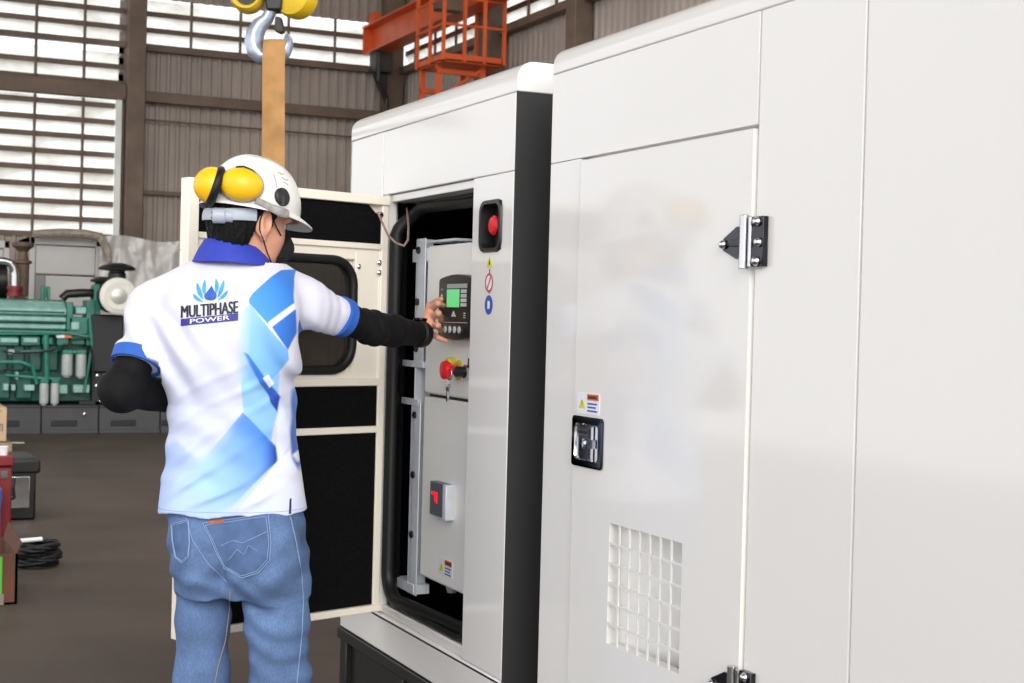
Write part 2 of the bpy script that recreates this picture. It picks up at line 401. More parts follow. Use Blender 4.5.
g.box(x0+.03,y0+.25,z0-.12,x1-.15,y0+.31,z0-.06).box(x0+.03,y1-.1,z0-.3,x1-.15,y1-.04,z0-.24)
g.tube([(x0+.06,y1-.05,z0-.5),(x1-.2,y0+.2,z0-.04)], .025, 6)
O('under_frame', g, ORANGE, cr_)
O('control_box', G().box(7.05,17.9,zb-.05,7.42,18.1,zb+.42), STEELB, cr_, bevel=.01)

# ------------------------------------------------------------------ crane hook and sling
D7 = 7.0
hk = thing('crane_hook_block', onD(270, 0, D7), 'steel crane hook under a yellow hoist block, hanging above the white helmet', 'crane hook')
def hp(x, y, dd=0): return onD(x, y, D7+dd)
ax = (hp(280,0)-hp(260,0)).normalized(); vw = cA
g = G().lathe(hp(247.5,-4)-vw*.06, vw, [(.03,0),(.068,.0),(.078,.02),(.078,.10),(.068,.12)], 26)
O('sheave_cover', g, YELB, hk)
O('sheave_axle', G().lathe(hp(249,-3.5)-vw*.075, vw, [(.03,0),(.05,0),(.05,.03),(.03,.03)], 20), DPLAST, hk)
g = G().lathe(hp(291,-3)-vw*.05, (vw+ax*.35).normalized(), [(.06,0),(.088,.01),(.098,.04),(.098,.10),(.07,.12)], 26)
O('sheave_cover', g, YELB, hk)
g = G().box(0,0,0,.001,.001,.001)
g = G().prism([hp(263,-12,-.05),hp(284,-12,-.05),hp(281,10,-.05),hp(266,10,-.05)], vw*.1)
O('swivel', g, DPLAST, hk, bevel=.01)
cl = [(271,4),(271,11),(267,19),(260,25),(255.5,33),(254,42),(256,50),(262,56),(270,58),(279,56),(285,51),(287.5,45),(288,39),(287,34)]
rr = [.034,.034,.036,.044,.052,.056,.058,.058,.054,.050,.044,.038,.028,.010]
O('hook', G().tube([hp(*p) for p in cl], [(r, r*.75) for r in rr], 14), HOOKS, hk, smooth=60)
g = G().prism([hp(275,16,-.02),hp(281,17,-.02),hp(284,31,-.02),hp(280,33,-.02),hp(274,30,-.02)], vw*.05)
O('safety_latch', g, DSTEEL, hk, bevel=.006)
g = G()
for x in (262, 285): q = hp(x,-8); g.cyl(q, (q.x,q.y,8.6), .008, n=8)
O('wire_rope', g, DSTEEL, hk)
g = G(); W7 = .052
q = hp(273.5, 57); dq = Vector((hp(274,155).x-q.x, hp(274,155).y-q.y, 0))
strip = [hp(274.5,52,.10), hp(274.5,44,.09), hp(274.5,40,.02), hp(274.5,40,-.05), hp(274.2,46,-.09), hp(273.6,60,-.10), hp(273.4,155,-.09), hp(273,300,-.08)]
low = strip[-1].copy(); low.z = .012; strip.append(low)
back = [hp(272.4,300,.07), hp(272.8,155,.07), hp(273.8,60,.07), hp(274,48,.06)]; back[0].z = .012; back.insert(1, hp(272.4,300,.07))
strip = strip + back
O('lifting_sling', G().tube(strip, [(W7,.005)]*len(strip), 8, flat=ax), SLING, None, smooth=60)
props(bpy.data.objects['lifting_sling'], 'tan webbing sling hanging from the crane hook behind the white helmet', 'sling')

# ------------------------------------------------------------------ green engine on its charcoal tank
YE = 17.3
def E(x, y, dy=0): return onY(x, y, YE+dy)
en = thing('engine', (2.4, YE+.6, 0), 'green diesel engine on a charcoal base, at the back left of the hall', 'engine')
def ebox(nm, x0, y0, x1, y1, d0, d1, mt, bevel=.01, extra=None):
    a = E(x0,y0); b = E(x1,y1); g = G().box(a.x, YE+d0, b.z, b.x, YE+d1, a.z)
    if extra: extra(g)
    return O(nm, g, mt, en, bevel=bevel)
bx = [(-75,-17),(-17,41),(42,98.5),(99.5,160),(161,200)]
for x0, x1 in bx:
    a = E(x0,405.5); b = E(x1,405.5)
    g = G().box(a.x,YE,.03,b.x,YE+1.3,a.z).box(a.x,YE-.03,.0,b.x,YE+1.3,.04)
    g.box(a.x,YE-.02,a.z-.02,b.x,YE,a.z)
    s = E((x0+x1)/2+2,0).x; g.box(s-.13,YE-.012,.085,s+.15,YE,.15,1)
    O('base_panel', g, [TANK, BLACKP], en, bevel=.006)
O('bolt', G().lathe(E(84,414)-Vector((0,.02,0)), (0,-1,0), [(.018,0),(.018,.015),(.008,.02)], 10), CHROME, en)
g = G(); a = E(-75,333); b = E(96,402); g.box(a.x,YE+.28,.34,b.x,YE+1.05,a.z)
for x in range(-70, 66, 17): q = E(x,345); w = E(x+12,372); g.box(q.x,YE+.20,w.z,w.x,YE+.30,q.z)
for x in range(-70, 30, 22): q = E(x,374); w = E(x+16,400); g.box(q.x,YE+.16,w.z,w.x,YE+.30,q.z)
O('engine_block', g, GRN2, en, bevel=.02)
g = G(); a = E(-75,303); b = E(67,331); n = 5
prof = [(.16,.0),(.10,.02),(.10,.07),(.16,.09),(.08,.10),(.08,.15),(.15,.16),(.06,.18),(.06,.24),(.20,.33),(.75,.33),(.75,0)]
g.prism([(a.x,YE+p,b.z+q) for p,q in prof], (b.x-a.x,0,0))
O('rocker_cover', g, GRN3, en, bevel=.012)
g = G(); a = E(-75,296); b = E(66,304); g.box(a.x,YE+.24,b.z-.02,b.x,YE+.9,a.z)
for y in (311, 321, 330): q = E(0,y); g.box(a.x,YE+.055,q.z-.012,b.x,YE+.3,q.z+.012)
O('top_cover', g, GRN2, en, bevel=.01)
g = G(); q = E(44,297); w = E(53,287); g.box(q.x,YE+.2,q.z-.04,q.x+.03,YE+.3,w.z).box(w.x-.03,YE+.2,q.z-.04,w.x,YE+.3,w.z).box(q.x,YE+.27,q.z,w.x,YE+.3,w.z+.01)
O('lifting_eye', g, GRN, en, bevel=.008)
O('intake_pipe', G().tube([E(62,299,.2),E(67,294,.2),E(82,293,.2),E(92,293,.2),E(99,300,.25)], .05, 12), BLACKP, en)
g = G()
for x0,y0,x1,y1 in ((68,302,74,331),(76,306,88,315),(70,317,90,335),(88,300,96,346),(0,336,20,346),(22,336,41,346),(43,337,54,345),(58,338,70,346),(72,336,86,345)):
    a = E(x0,y0); b = E(x1,y1); g.box(a.x,YE+.08,b.z,b.x,YE+.4,a.z)
O('front_housing', g, GRN, en, bevel=.012)
for x0,y0,x1,y1 in ((77,307,87,314),(72,322,80,330),(1,338,19,343),(24,338,38,343),(60,385,68,394),(74,385,90,393),(25,385,35,391),(12,385,16,391),(4,384,9,391),(16,372,19,380)):
    a = E(x0,y0); b = E(x1,y1); O('cover_plate', G().box(a.x,YE+.04,b.z,b.x,YE+.2,a.z), GRN3, en, bevel=.008)
O('side_plate', G().prism([E(92,345,.1),E(95,285,.1),E(100,283,.1),E(101,345,.1)], (0,.3,0)), GRN, en, bevel=.01)
a = E(97,345); b = E(168,403); O('flywheel_housing', G().box(a.x,YE+.15,b.z,b.x,YE+.9,a.z), GRN2, en, bevel=.03)
g = G()
for x, y in ((97,376),(105,376),(97,386),(101,401),(88,403)): g.lathe(E(x,y,.1), (0,-1,0), [(.022,0),(.022,.02),(.01,.025)], 10, 1)
a = E(94,373); b = E(110,402); g.box(a.x,YE+.1,b.z,b.x,YE+.2,a.z); a = E(80,401); b = E(96,405); g.box(a.x,YE+.05,b.z,b.x,YE+.2,a.z)
O('coupling_guard', g, [BLACKP, CHROME], en)
for (xa, ya, xb, yb) in ((61.5,354,72,376),(75.5,354,85.5,377),(39.5,383,48,404),(50.5,383,58.5,404)):
    a = E(xa,ya); b = E(xb,yb); r = (b.x-a.x)/2; c = (a.x+b.x)/2; h = a.z-b.z
    f = O('oil_filter', G().lathe((c,YE-.02,b.z), (0,0,1), [(r*.55,-.015),(r*.6,0),(r*.96,.008),(r,.03),(r,h-.02),(r*.9,h)], 20), FILT, en)
    O('filter_head', G().box(c-r*.9,YE-.06,a.z,c+r*.9,YE+.2,a.z+.05), GRN, f, bevel=.01)
g = G()
for pts, r in (([(-60,330),(68,333),(88,337)],.018), ([(-60,334),(60,334)],.012), ([(46,335),(46.5,358),(47,382)],.03), ([(20,352),(55,351),(64,345),(70,345)],.018),
               ([(0,362),(20,362),(32,366),(35,376),(37,384)],.02), ([(90,318),(92,345),(88,370),(84,392)],.018), ([(5,375),(38,378),(60,379)],.015), ([(62,353),(86,352)],.03)):
    g.tube([E(x,y,.02) for x,y in pts], r, 8)
O('fuel_pipe', g, GRN, en)
g = G()
for pts in ([(3,351),(14,353),(40,352),(52,350),(66,344)], [(90,345),(93,358),(93,380)], [(0,372),(8,368),(14,372)], [(66,347),(72,340),(90,338)]): g.tube([E(x,y,-.02) for x,y in pts], .012, 8)
O('wire_loom', g, BLACKP, en)
O('valve', G().tube([E(8,352,0),E(14,352,0)], .03, 10), FILT, en)
a = E(57,333); b = E(65,338); c = E(72,338)
O('nameplate', G().box(a.x,YE+.035,b.z,b.x,YE+.09,a.z,0).box(b.x,YE+.035,b.z,c.x,YE+.09,a.z,1), [STICK, ORG], en)
a = E(99,349); b = E(106,356); O('sensor', G().box(a.x,YE+.08,b.z,b.x,YE+.2,a.z), STEELB, en)
# air cleaners
ac = O('air_cleaner', G().lathe(E(119,296,-.25), (0,1,0), [(.16,0),(.19,.02),(.19,.55),(.12,.62)], 30).box(E(99,0).x,YE+.05,E(0,372).z,E(132,0).x,YE+.5,E(0,312).z), BLACKP, en, bevel=.02)
O('end_disc', G().lathe(E(119,296,-.30), (0,1,0), [(.085,.0),(.09,-.006),(.095,.0),(.155,-.004),(.16,.004),(.19,.008),(.205,.02),(.205,.05)], 36), FILTW, ac)
O('end_hub', G().lathe(E(119,296,-.315), (0,1,0), [(.03,-.012),(.05,-.006),(.085,.0),(.085,.02)], 24), M('silver_hub',(196,196,190),.35,.4), ac)
c = E(117,279,-.02)
O('rain_cap', G().lathe(c, (0,0,1), [(.10,-.05),(.10,.06),(.085,.075),(.085,.09),(.20,.10),(.205,.125),(.17,.15),(.08,.18)], 30), BLACKP, en)
c = E(102,289,.25)
O('rain_cap', G().lathe(c, (0,0,1), [(.08,-.10),(.08,.06),(.07,.07),(.13,.08),(.135,.10),(.06,.14)], 30), BLACKP, en)
# exhaust at the left edge of the picture
O('coolant_pipe', G().tube([E(-40,260,.3),E(4,261,.3),E(10,263,.3),E(14,268,.3),E(15,275,.3),E(15,286,.3)], .045, 14), CHROME, en)
O('red_coupling', G().lathe(E(14.5,296,.3), (0,0,1), [(.09,0),(.09,.03),(.07,.03),(.07,.07),(.09,.07),(.09,.11),(.05,.115)], 20), REDC, en)
O('exhaust_stack', G().lathe(E(22,296,.45), (0,0,1), [(.07,0),(.075,.36),(.10,.37),(.10,.40),(.06,.41),(.05,.5),(.09,.54),(.12,.56),(.12,.60),(.08,.61)], 20), M('rusty_exhaust',(96,80,66),.6,.2,noise=(12,.3)), en)
O('dark_silencer', G().cyl(E(-60,280,.7), E(6,280,.7), .22, n=24), BLACKP, en)

# ------------------------------------------------------------------ wrapped enclosures behind the engine
def enclosure(nm, x0, x1, ytop, Y, label):
    a = onY(x0,ytop,Y); b = onY(x1,ytop,Y); t = thing(nm, ((a.x+b.x)/2,Y+.6,0), label, 'enclosure', group=None)
    O('frame', G().box(a.x,Y,0,a.x+.07,Y+1.2,a.z).box(b.x-.07,Y,0,b.x,Y+1.2,a.z).box(a.x,Y,a.z-.1,b.x,Y+1.2,a.z), WGREY, t, bevel=.01)
    m1 = onY(x0,274,Y).z
    O('upper_panel', G().box(a.x+.075,Y+.01,m1+.01,b.x-.075,Y+.05,a.z-.11), WGREY, t, bevel=.008)
    O('lower_panel', G().box(a.x+.2,Y+.01,.2,b.x-.075,Y+.05,m1-.01), WGREY, t, bevel=.008)
    O('side_grille', G().box(a.x+.075,Y+.012,m1-.35,a.x+.19,Y+.04,m1-.01), M('grille_grey',(135,135,135),.5), t)
    return t
enclosure('wrapped_enclosure', 30, 102, 236, 19.6, 'pale grey panelled enclosure standing behind the green engine')
enclosure('wrapped_enclosure', -52, 10, 238, 19.7, 'pale grey enclosure behind the curved silver pipe, cut by the left picture edge')
# the enclosure swathed in plastic film
a = onY(100,237,19.55); b = onY(215,240,19.55); g = G(); nx, nz = 60, 44; rnd = random.Random(3)
def fz(u, v): return .35*(mnoise.fractal(Vector((u*5+3, v*7, 1.3)), 1.0, 2.0, 4)*.5+abs(mnoise.noise(Vector((u*9+v*3, v*4-u*5, 4.1))))*.6)
vs = []
for i in range(nx+1):
    for j in range(nz+1):
        u, v = i/nx, j/nz; w = fz(u,v); top = 1-v
        vs.append((a.x+(b.x-a.x)*u-.06*(1-u)*v, 19.5+.06*w*4-.12*v*(1-.3*u)-.06*w, (a.z+.03*math.sin(u*9))*top))
fs = [(i*(nz+1)+j, (i+1)*(nz+1)+j, (i+1)*(nz+1)+j+1, i*(nz+1)+j+1) for i in range(nx) for j in range(nz)]
top = len(vs)
for i in range(nx+1): u = i/nx; vs.append((a.x+(b.x-a.x)*u, 20.8, a.z+.03*math.sin(u*14)))
fs += [(i*(nz+1), top+i, top+i+1, (i+1)*(nz+1)) for i in range(nx)]
g.add(vs, fs)
fo = O('film_wrapped_crate', g, FILM, None, smooth=80, origin=((a.x+b.x)/2, 20.1, 0))
props(fo, 'large crate swathed in wrinkled grey plastic film, behind the round white air filter', 'crate')
g = G().tube([onY(33,234,19.4),onY(60,233,19.4),onY(85,234,19.4),onY(100,237,19.4),onY(107,248,19.35),onY(110,262,19.3)], [.05,.06,.06,.06,.05,.03], 10)
props(O('film_roll_edge', g, M('bunched_film',(150,138,124),.4,noise=(14,.3),bump=(25,.8,.03)), None, origin=onY(70,235,19.4)), 'bunched brownish plastic film lying along the pale enclosure top', 'plastic film')

# ------------------------------------------------------------------ clutter on the floor at left
def fl(x, y): return onZ(x, y, 0)
q = fl(29,520); c = thing('tool_case', q+Vector((-.12,.25,0)), 'black tool case with a silver front panel and handle, standing on the floor', 'tool case')
s = 1500/ (q-CAM).dot(cF); wx = 28/s; hz = 62/s
O('case_body', G().box(q.x-wx,q.y,.0,q.x+.04,q.y+.5,hz).box(q.x-wx-.01,q.y-.015,hz-.10,q.x+.065,q.y+.51,hz-.01), BLACKP, c, bevel=.015)
O('front_panel', G().box(q.x-.155,q.y-.012,.08,q.x+.0,q.y,hz-.12), CHROME, c, bevel=.004)
O('handle', G().tube([(q.x-.10,q.y-.01,hz-.13),(q.x-.11,q.y-.05,hz-.19),(q.x-.10,q.y-.05,hz-.25),(q.x-.13,q.y-.02,hz-.27)], .012, 8), BLACKP, c)
for dx in (-wx+.03, 0): O('foot', G().box(q.x+dx-.03,q.y+.02,-.0,q.x+dx+.03,q.y+.08,.02), RUBBER, c)
q = fl(8,545); r = thing('tool_chest', q+Vector((-.2,.2,0)), 'dark red metal chest at the left edge, before the black tool case', 'tool chest')
s = 1500/(q-CAM).dot(cF); hz = 84/s
O('chest_body', G().box(q.x-.5,q.y,0,q.x+.015,q.y+.45,hz-.035), REDC, r, bevel=.012)
O('chest_lid', G().box(q.x-.51,q.y-.01,hz-.03,q.x+.025,q.y+.46,hz+.03), REDC, r, bevel=.01)
O('chest_latch', G().box(q.x-.05,q.y-.015,hz-.1,q.x-.01,q.y,hz-.05), CHROME, r)
cp = O('paper_cup', G().lathe((q.x-.03,q.y+.06,hz+.03), (0,0,1), [(.022,0),(.03,.05),(.031,.052),(.027,.052),(.022,.01)], 20), STICK, None)
props(cp, 'small white cup standing on the red chest lid', 'cup')
q = fl(6,454); cb = thing('cardboard_box', (q.x-.3,q.y+.3,0), 'tan cardboard box with green and black print, left edge beyond the black tool case', 'box')
s = 1500/(q-CAM).dot(cF)
O('box_body', G().box(q.x-.6,q.y,0.12,q.x,q.y+.55,.12+(446-412)/s), CARD, cb, bevel=.006)
O('pallet', G().box(q.x-.62,q.y-.02,0,q.x+.05,q.y+.56,.11), M('pallet_wood',(150,130,104),.8,noise=(9,.2)), cb)
t = q.x-.03; zz = .12+10/s
g = G().box(t-.035,q.y-.002,zz,t-.028,q.y,zz+.07).box(t-.012,q.y-.002,zz,t-.005,q.y,zz+.07).box(t-.035,q.y-.002,zz+.063,t-.005,q.y,zz+.07)
O('box_print', g, LOGO1, cb); g = G()
g.tube([(t-.1,q.y-.001,zz+.16),(t-.05,q.y-.001,zz+.17),(t-.02,q.y-.001,zz+.2)], .006, 6)
O('box_print', g, GREENP, cb)
q = fl(17,604); k = thing('open_carton', (q.x-.25,q.y+.15,0), 'brown open carton with a green front, at the left edge of the floor', 'carton')
s = 1500/(q-CAM).dot(cF); hz = 60/s; b2 = fl(17,575)
y2 = q.y+.55
g = G().box(q.x-.6,q.y,0,q.x,q.y+.012,hz*.84).box(q.x-.012,q.y,0,q.x,y2,hz*.84).box(q.x-.6,y2-.012,0,q.x,y2,hz*.84).box(q.x-.6,q.y,0,q.x,y2,.01)
O('carton_body', g, CARDD, k)
O('carton_flap', G().prism([(q.x,q.y+.02,hz*.84),(q.x,y2,hz*.84),(q.x+.02,y2,hz*1.1),(q.x+.02,q.y+.02,hz*1.02)], (-.008,0,0)), CARDD, k)
O('green_front', G().box(q.x-.6,q.y-.004,.05,q.x-.07,q.y,hz*.8), GREENP, k)
O('pale_strip', G().box(q.x-.6,q.y-.003,.0,q.x-.06,q.y-.0005,.05), M('grey_print',(130,120,110),.7), k)
q = fl(39,569); g = G(); rr = random.Random(5)
pts = []
for i in range(330):
    a = i*.2; R = .092+.014*math.sin(i*.37)+.012*rr.random(); pts.append((q.x+R*math.cos(a)*1.06, q.y+.10+R*math.sin(a), .014+.115*(i/330)+.004*math.sin(i*.9)))
g.tube(pts, .012, 7)
props(O('cable_coil', g, RUBBER, None, smooth=80, origin=(q.x,q.y,0)), 'coil of black cable lying on the floor', 'cable')
q = fl(33,569); g = G().cyl((q.x-.075,q.y+.03,.148),(q.x+.05,q.y+.06,.150),.012,n=12)
props(O('white_tube', g, STICK, None, origin=(q.x,q.y,.138)), 'short white tube lying on top of the black cable coil', 'tube')
q = fl(14,443); props(O('paper_scrap', G().box(q.x-.11,q.y-.04,.0,q.x+.1,q.y+.05,.006), FILTW, None, origin=(q.x,q.y,0)), 'pale flat paper scrap on the floor beside the cardboard box', 'paper')
p = onD(-15, 495, 8.5); zt = onD(-15, 476, 8.5).z
props(O('water_jug', G().lathe((p.x,p.y,0), (0,0,1), [(.07,0),(.085,.01),(.085,p.z-.08),(.092,p.z-.03),(.092,p.z+.03),(.05,zt-.02),(.03,zt),(.025,zt+.03)], 24), M('blue_plastic',(70,110,190),.3,coat=.3), None, origin=(p.x,p.y,0)), 'blue plastic jug peeking in at the left picture edge before the red chest', 'jug')
# ------------------------------------------------------------------ the white generator
D = 1.56
gen = thing('generator', (2.1, 2.5, 0), 'large white canopied generator set with its control door open, filling the right side', 'generator')
XB = 2.66
T = .03                      # panel thickness
SZ0, SZ1, ZT = .375, 1.962, 2.039
def slab(g, y0, y1, z0, z1, x=D, t=T, m=0): g.box(x, y0+.003, z0+.0006, x+t, y1-.003, z1-.0006, m)
# base frame
g = G().box(D+.02, .42, .0, XB, 4.64, .34).box(D-.004, .38, .335, XB+.02, 4.70, .373).box(D-.004,.38,.0,XB,4.70,.03)
for y in (.45, 1.4, 2.3, 3.2, 4.1, 4.62): g.box(D, y, .03, D+.03, y+.06, .34)
O('base_frame', g, BLACKP, gen, bevel=.004)
# control housing (far module)
Y0, Y1 = 3.402, 4.687
g = G()
slab(g, 4.373, Y1, .49, SZ1); slab(g, 4.32, 4.373, .49, 1.765); hy0, hy1, hz0, hz1 = 3.476, 3.598, 1.571, 1.695
def holed(g, y0, y1, z0, z1, a0, a1, b0, b1):       # one panel with a rectangular hole
    vs = [(x,y,z) for x in (D, D+T) for (y,z) in ((y0,z0),(y1,z0),(y1,z1),(y0,z1),(a0,b0),(a1,b0),(a1,b1),(a0,b1))]
    fs = []
    for i in range(4):
        j = (i+1) % 4; fs += [(i,j,4+j,4+i), (8+i,8+j,12+j,12+i), (i,j,8+j,8+i), (4+i,4+j,12+j,12+i)]
    g.add(vs, fs)
holed(g, Y0+.003, 3.661, .4886, 1.7644, hy0, hy1, hz0, hz1)
slab(g, Y0, 4.373, 1.765, SZ1)
g.box(D+.012, 3.6, 1.742, D+.15, 4.32, 1.7645)
g.box(D+.03, Y0+.004, .40, D+.05, 3.64, 1.56).box(D+.03, Y0+.004, 1.71, D+.05, 3.64, 1.95).box(D+.03, 4.365, .40, D+.05, Y1-.004, 1.95)
g.box(D, Y1-.012, .40, XB, Y1, SZ1).box(XB-.03, Y0, .40, XB, Y1, SZ1)
O('housing_panel', g, WHITE, gen, bevel=.0025)
g = G(); slab(g, Y0, Y1, SZ0, .486); g.box(D-.0, Y0+.003, .47, D+.12, Y1-.003, .486)
g.box(D+.012, 3.6, .486, D+.03, 4.33, .515)
O('sill_panel', g, WHITE, gen, bevel=.005)
def roof(y0, y1, nm):
    r = .045; prof = [(D, SZ1+.0006)]
    for i in range(9): a = math.pi-i*math.pi/16; prof.append((D+r+r*math.cos(a), ZT-r+r*math.sin(a)))
    for i in range(9): a = math.pi/2-i*math.pi/16; prof.append((XB-r+r*math.cos(a), ZT-r+r*math.sin(a)))
    prof.append((XB, SZ1+.0006))
    return O(nm, G().prism([(x,y0,z) for x,z in prof], (0,y1-y0,0)), WHITE, gen, bevel=.003, smooth=40)
roof(Y0-.004, Y1+.002, 'roof_cap')
O('end_wall', G().box(D+.0015, Y0-.0035, .03, XB, Y0+.004, SZ1), STRIP, gen)
# dark interior of the control housing
g = G().box(XB-.1, Y0+.03, .39, XB-.06, Y1-.03, 1.94).box(D+.06, Y1-.05, .39, XB-.06, Y1-.02, 1.94).box(D+.06,Y0+.03,.39,XB-.06,Y0+.05,1.94)
g.box(D+.06, Y0+.03, 1.90, XB-.06, Y1-.03, 1.94).box(D+.05, Y0+.03, .385, XB-.06, Y1-.03, .40)
g.box(D+.05, 4.33, .40, D+.07, Y1-.03, 1.94).box(D+.05, Y0+.03, .4, D+.07, 3.64, 1.94)
g.box(1.95, 3.6, .40, 2.0, 4.62, 1.9)
O('interior_lining', g, BLACKF, gen)
# rubber seal round the opening
oy = (3.658+4.300)/2; oz = (.540+1.728)/2
def sx(b): t = min(1, max(0, (oz+b-1.64)/.09)); return .06*t*t*(3-2*t)
g = G().tube([(D+(.022 if a > 0 else .052)+sx(b), oy+a, oz+b) for a, b in roundrect(.642, 1.188, .085, 8)], [(.021,.021)]*36, 12, closed=True)
g.tube([(D+.016+sx(b), oy+a, oz+b) for a, b in roundrect(.648, 1.21, .09, 8)], .008, 8, closed=True)
O('door_seal', g, RUBBER, gen, smooth=60)
# galvanised rails and cabinet brackets inside
RX = 1.625
g = G().box(RX, 4.165, 1.245, RX+.004, 4.240, 1.63).box(RX, 4.225, .57, RX+.05, 4.231, 1.63).box(RX, 4.175, .56, RX+.004, 4.250, 1.145)
g.box(RX-.002, 4.16, 1.243, RX+.012, 4.375, 1.262).box(RX-.002, 4.19, 1.128, RX+.012, 4.375, 1.147).box(RX-.002, 4.19, .562, RX+.05, 4.35, .592)
rl = O('mounting_rail', g, GALV, gen, bevel=.0015)
for z in (1.595, 1.44, 1.30, 1.10, .92, .74): O('bolt', G().lathe((RX,4.215,z), (-1,0,0), [(.011,0),(.011,.006),(.006,.009)], 10), DCHROME, rl)
O('cabinet_bracket', G().box(1.63, 4.16, 1.56, 1.66, 4.285, 1.60).box(1.63,3.95,1.615,1.75,4.17,1.622), GALV, gen, bevel=.002)
# control cabinet
CX = 1.63
g = G().box(CX, 3.62, 1.169, CX+.30, 4.16, 1.606).box(CX+.015, 3.62, 1.155, CX+.30, 4.155, 1.175, 1)
O('control_cabinet', g, [WHITE2, BLACKP], gen, bevel=.006)
cab = O('breaker_cabinet', G().box(CX, 3.62, .626, CX+.30, 4.16, 1.160), WHITE2, gen, bevel=.006)
O('cable_gland', G().lathe((CX+.06,4.05,.59), (0,0,1), [(.014,0),(.018,.015),(.018,.036)], 10), FILT, cab)
O('cable_conduit', G().tube([(CX+.12,3.75,.63),(CX+.10,3.76,.55),(CX+.16,3.80,.41)], .03, 10), RUBBER, gen)
# controller: slightly bowed bezel with screen and keys
cx = CX-.034
g = G(); yl, yr, zb_, zt_ = 3.981, 3.747, 1.338, 1.510
out = [(yl,zb_+.012),(yl,zt_-.012)]+[(yl-.006-(yl-yr-.012)*i/10, zt_-.004+.010*math.sin(math.pi*i/10)) for i in range(11)]+[(yr,zt_-.012),(yr,zb_+.012)]+[(yr+.006+(yl-yr-.012)*i/10, zb_+.004-.010*math.sin(math.pi*i/10)) for i in range(11)]
g.prism([(cx,y,z) for y,z in out], (.036,0,0))
ct = O('controller', g, DPLAST, gen, bevel=.005)
def face(nm, y0, y1, z0, z1, mt, t=.002): return O(nm, G().box(cx-t, y1, z0, cx+.002, y0, z1), mt, ct)
face('screen_bezel', 3.918, 3.757, 1.421, 1.494, BLACKP, .001)
face('screen', 3.911, 3.822, 1.424, 1.474, GREEN, .0025)
face('screen_header', 3.911, 3.768, 1.477, 1.489, SCRG, .0025)
g = G()
for i in range(4): g.box(cx-.0025, 3.771, 1.426+i*.0125, cx, 3.810, 1.4355+i*.0125)
O('screen_readout', g, LGREY, ct)
for i in range(4): y = 3.921-i*.034; O('button', G().lathe((cx+.001,y,1.3615), (-1,0,0), [(.010,0),(.010,.003),(.007,.0045)], 16), LGREY, ct)
for y in (3.955, 3.785): O('button', G().lathe((cx+.001,y,1.3615), (-1,0,0), [(.007,0),(.007,.003),(.004,.0045)], 12), DPLAST, ct)
g = G().prism([(cx-.0012,3.880,1.398),(cx-.0012,3.846,1.398),(cx-.0012,3.863,1.414)], (.002,0,0))
for i in range(3): g.box(cx-.0012, 3.778, 1.394+i*.006, cx, 3.790, 1.397+i*.006)
g.box(cx-.0012, 3.940, 1.39, cx, 3.944, 1.402).box(cx-.0012, 3.765, 1.381, cx, 3.935, 1.3825)
g.prism([(cx-.0012,3.953,1.462),(cx-.0012,3.946,1.456),(cx-.0012,3.953,1.450),(cx-.0012,3.960,1.456)], (.002,0,0)).box(cx-.0012,3.951,1.472,cx,3.955,1.476)
O('key_symbols', g, LGREY, ct)
# emergency stop, lamp, key switch with keys
es = O('stop_button', G().lathe((CX,3.893,1.248), (-1,0,0), [(.014,0),(.014,.028),(.024,.032),(.027,.040),(.025,.050),(.010,.054)], 24), RED, gen)
O('stop_collar', G().lathe((CX,3.893,1.248), (-1,0,0), [(.028,0),(.028,.004),(.018,.006)], 24), M('yellow_collar',(205,195,70),.4), es)
O('indicator_lamp', G().lathe((CX,3.90+.03,1.268), (-1,0,0), [(.016,0),(.016,.014),(.012,.024),(.004,.026)], 20), M('yellow_lamp',(200,190,60),.3), gen)
ks = O('key_switch', G().lathe((CX,3.828,1.246), (-1,0,0), [(.020,0),(.020,.010),(.015,.014),(.015,.038),(.012,.040)], 20).box(CX-.004,3.800,1.262,CX,3.825,1.284), DPLAST, gen)
O('switch_ring', G().lathe((CX-.003,3.822,1.246), (-1,0,0), [(.020,0),(.020,.012),(.016,.013)], 20), CHROME, ks)
kx = CX-.042
g = G().tube([(kx,3.862+.016*math.cos(a),1.238+.016*math.sin(a)) for a in [i*math.pi/8 for i in range(16)]], .0022, 6, closed=True)
O('key_ring', g, CHROME, ks)
for j, (dy, dz) in enumerate(((.006,-.016),(-.006,-.02),(.0,-.028))):
    k0 = kx-.001-.003*j; O('key', G().prism([(k0,3.862+dy+.009,1.238+dz),(k0,3.862+dy-.009,1.238+dz),(k0,3.862+dy-.008,1.222+dz),(k0,3.862+dy-.003,1.218+dz),(k0,3.862+dy-.003,1.192+dz),(k0,3.862+dy+.001,1.188+dz),(k0,3.862+dy+.003,1.192+dz),(k0,3.862+dy+.003,1.218+dz),(k0,3.862+dy+.008,1.222+dz)], (.002,0,0)), CHROME, ks)
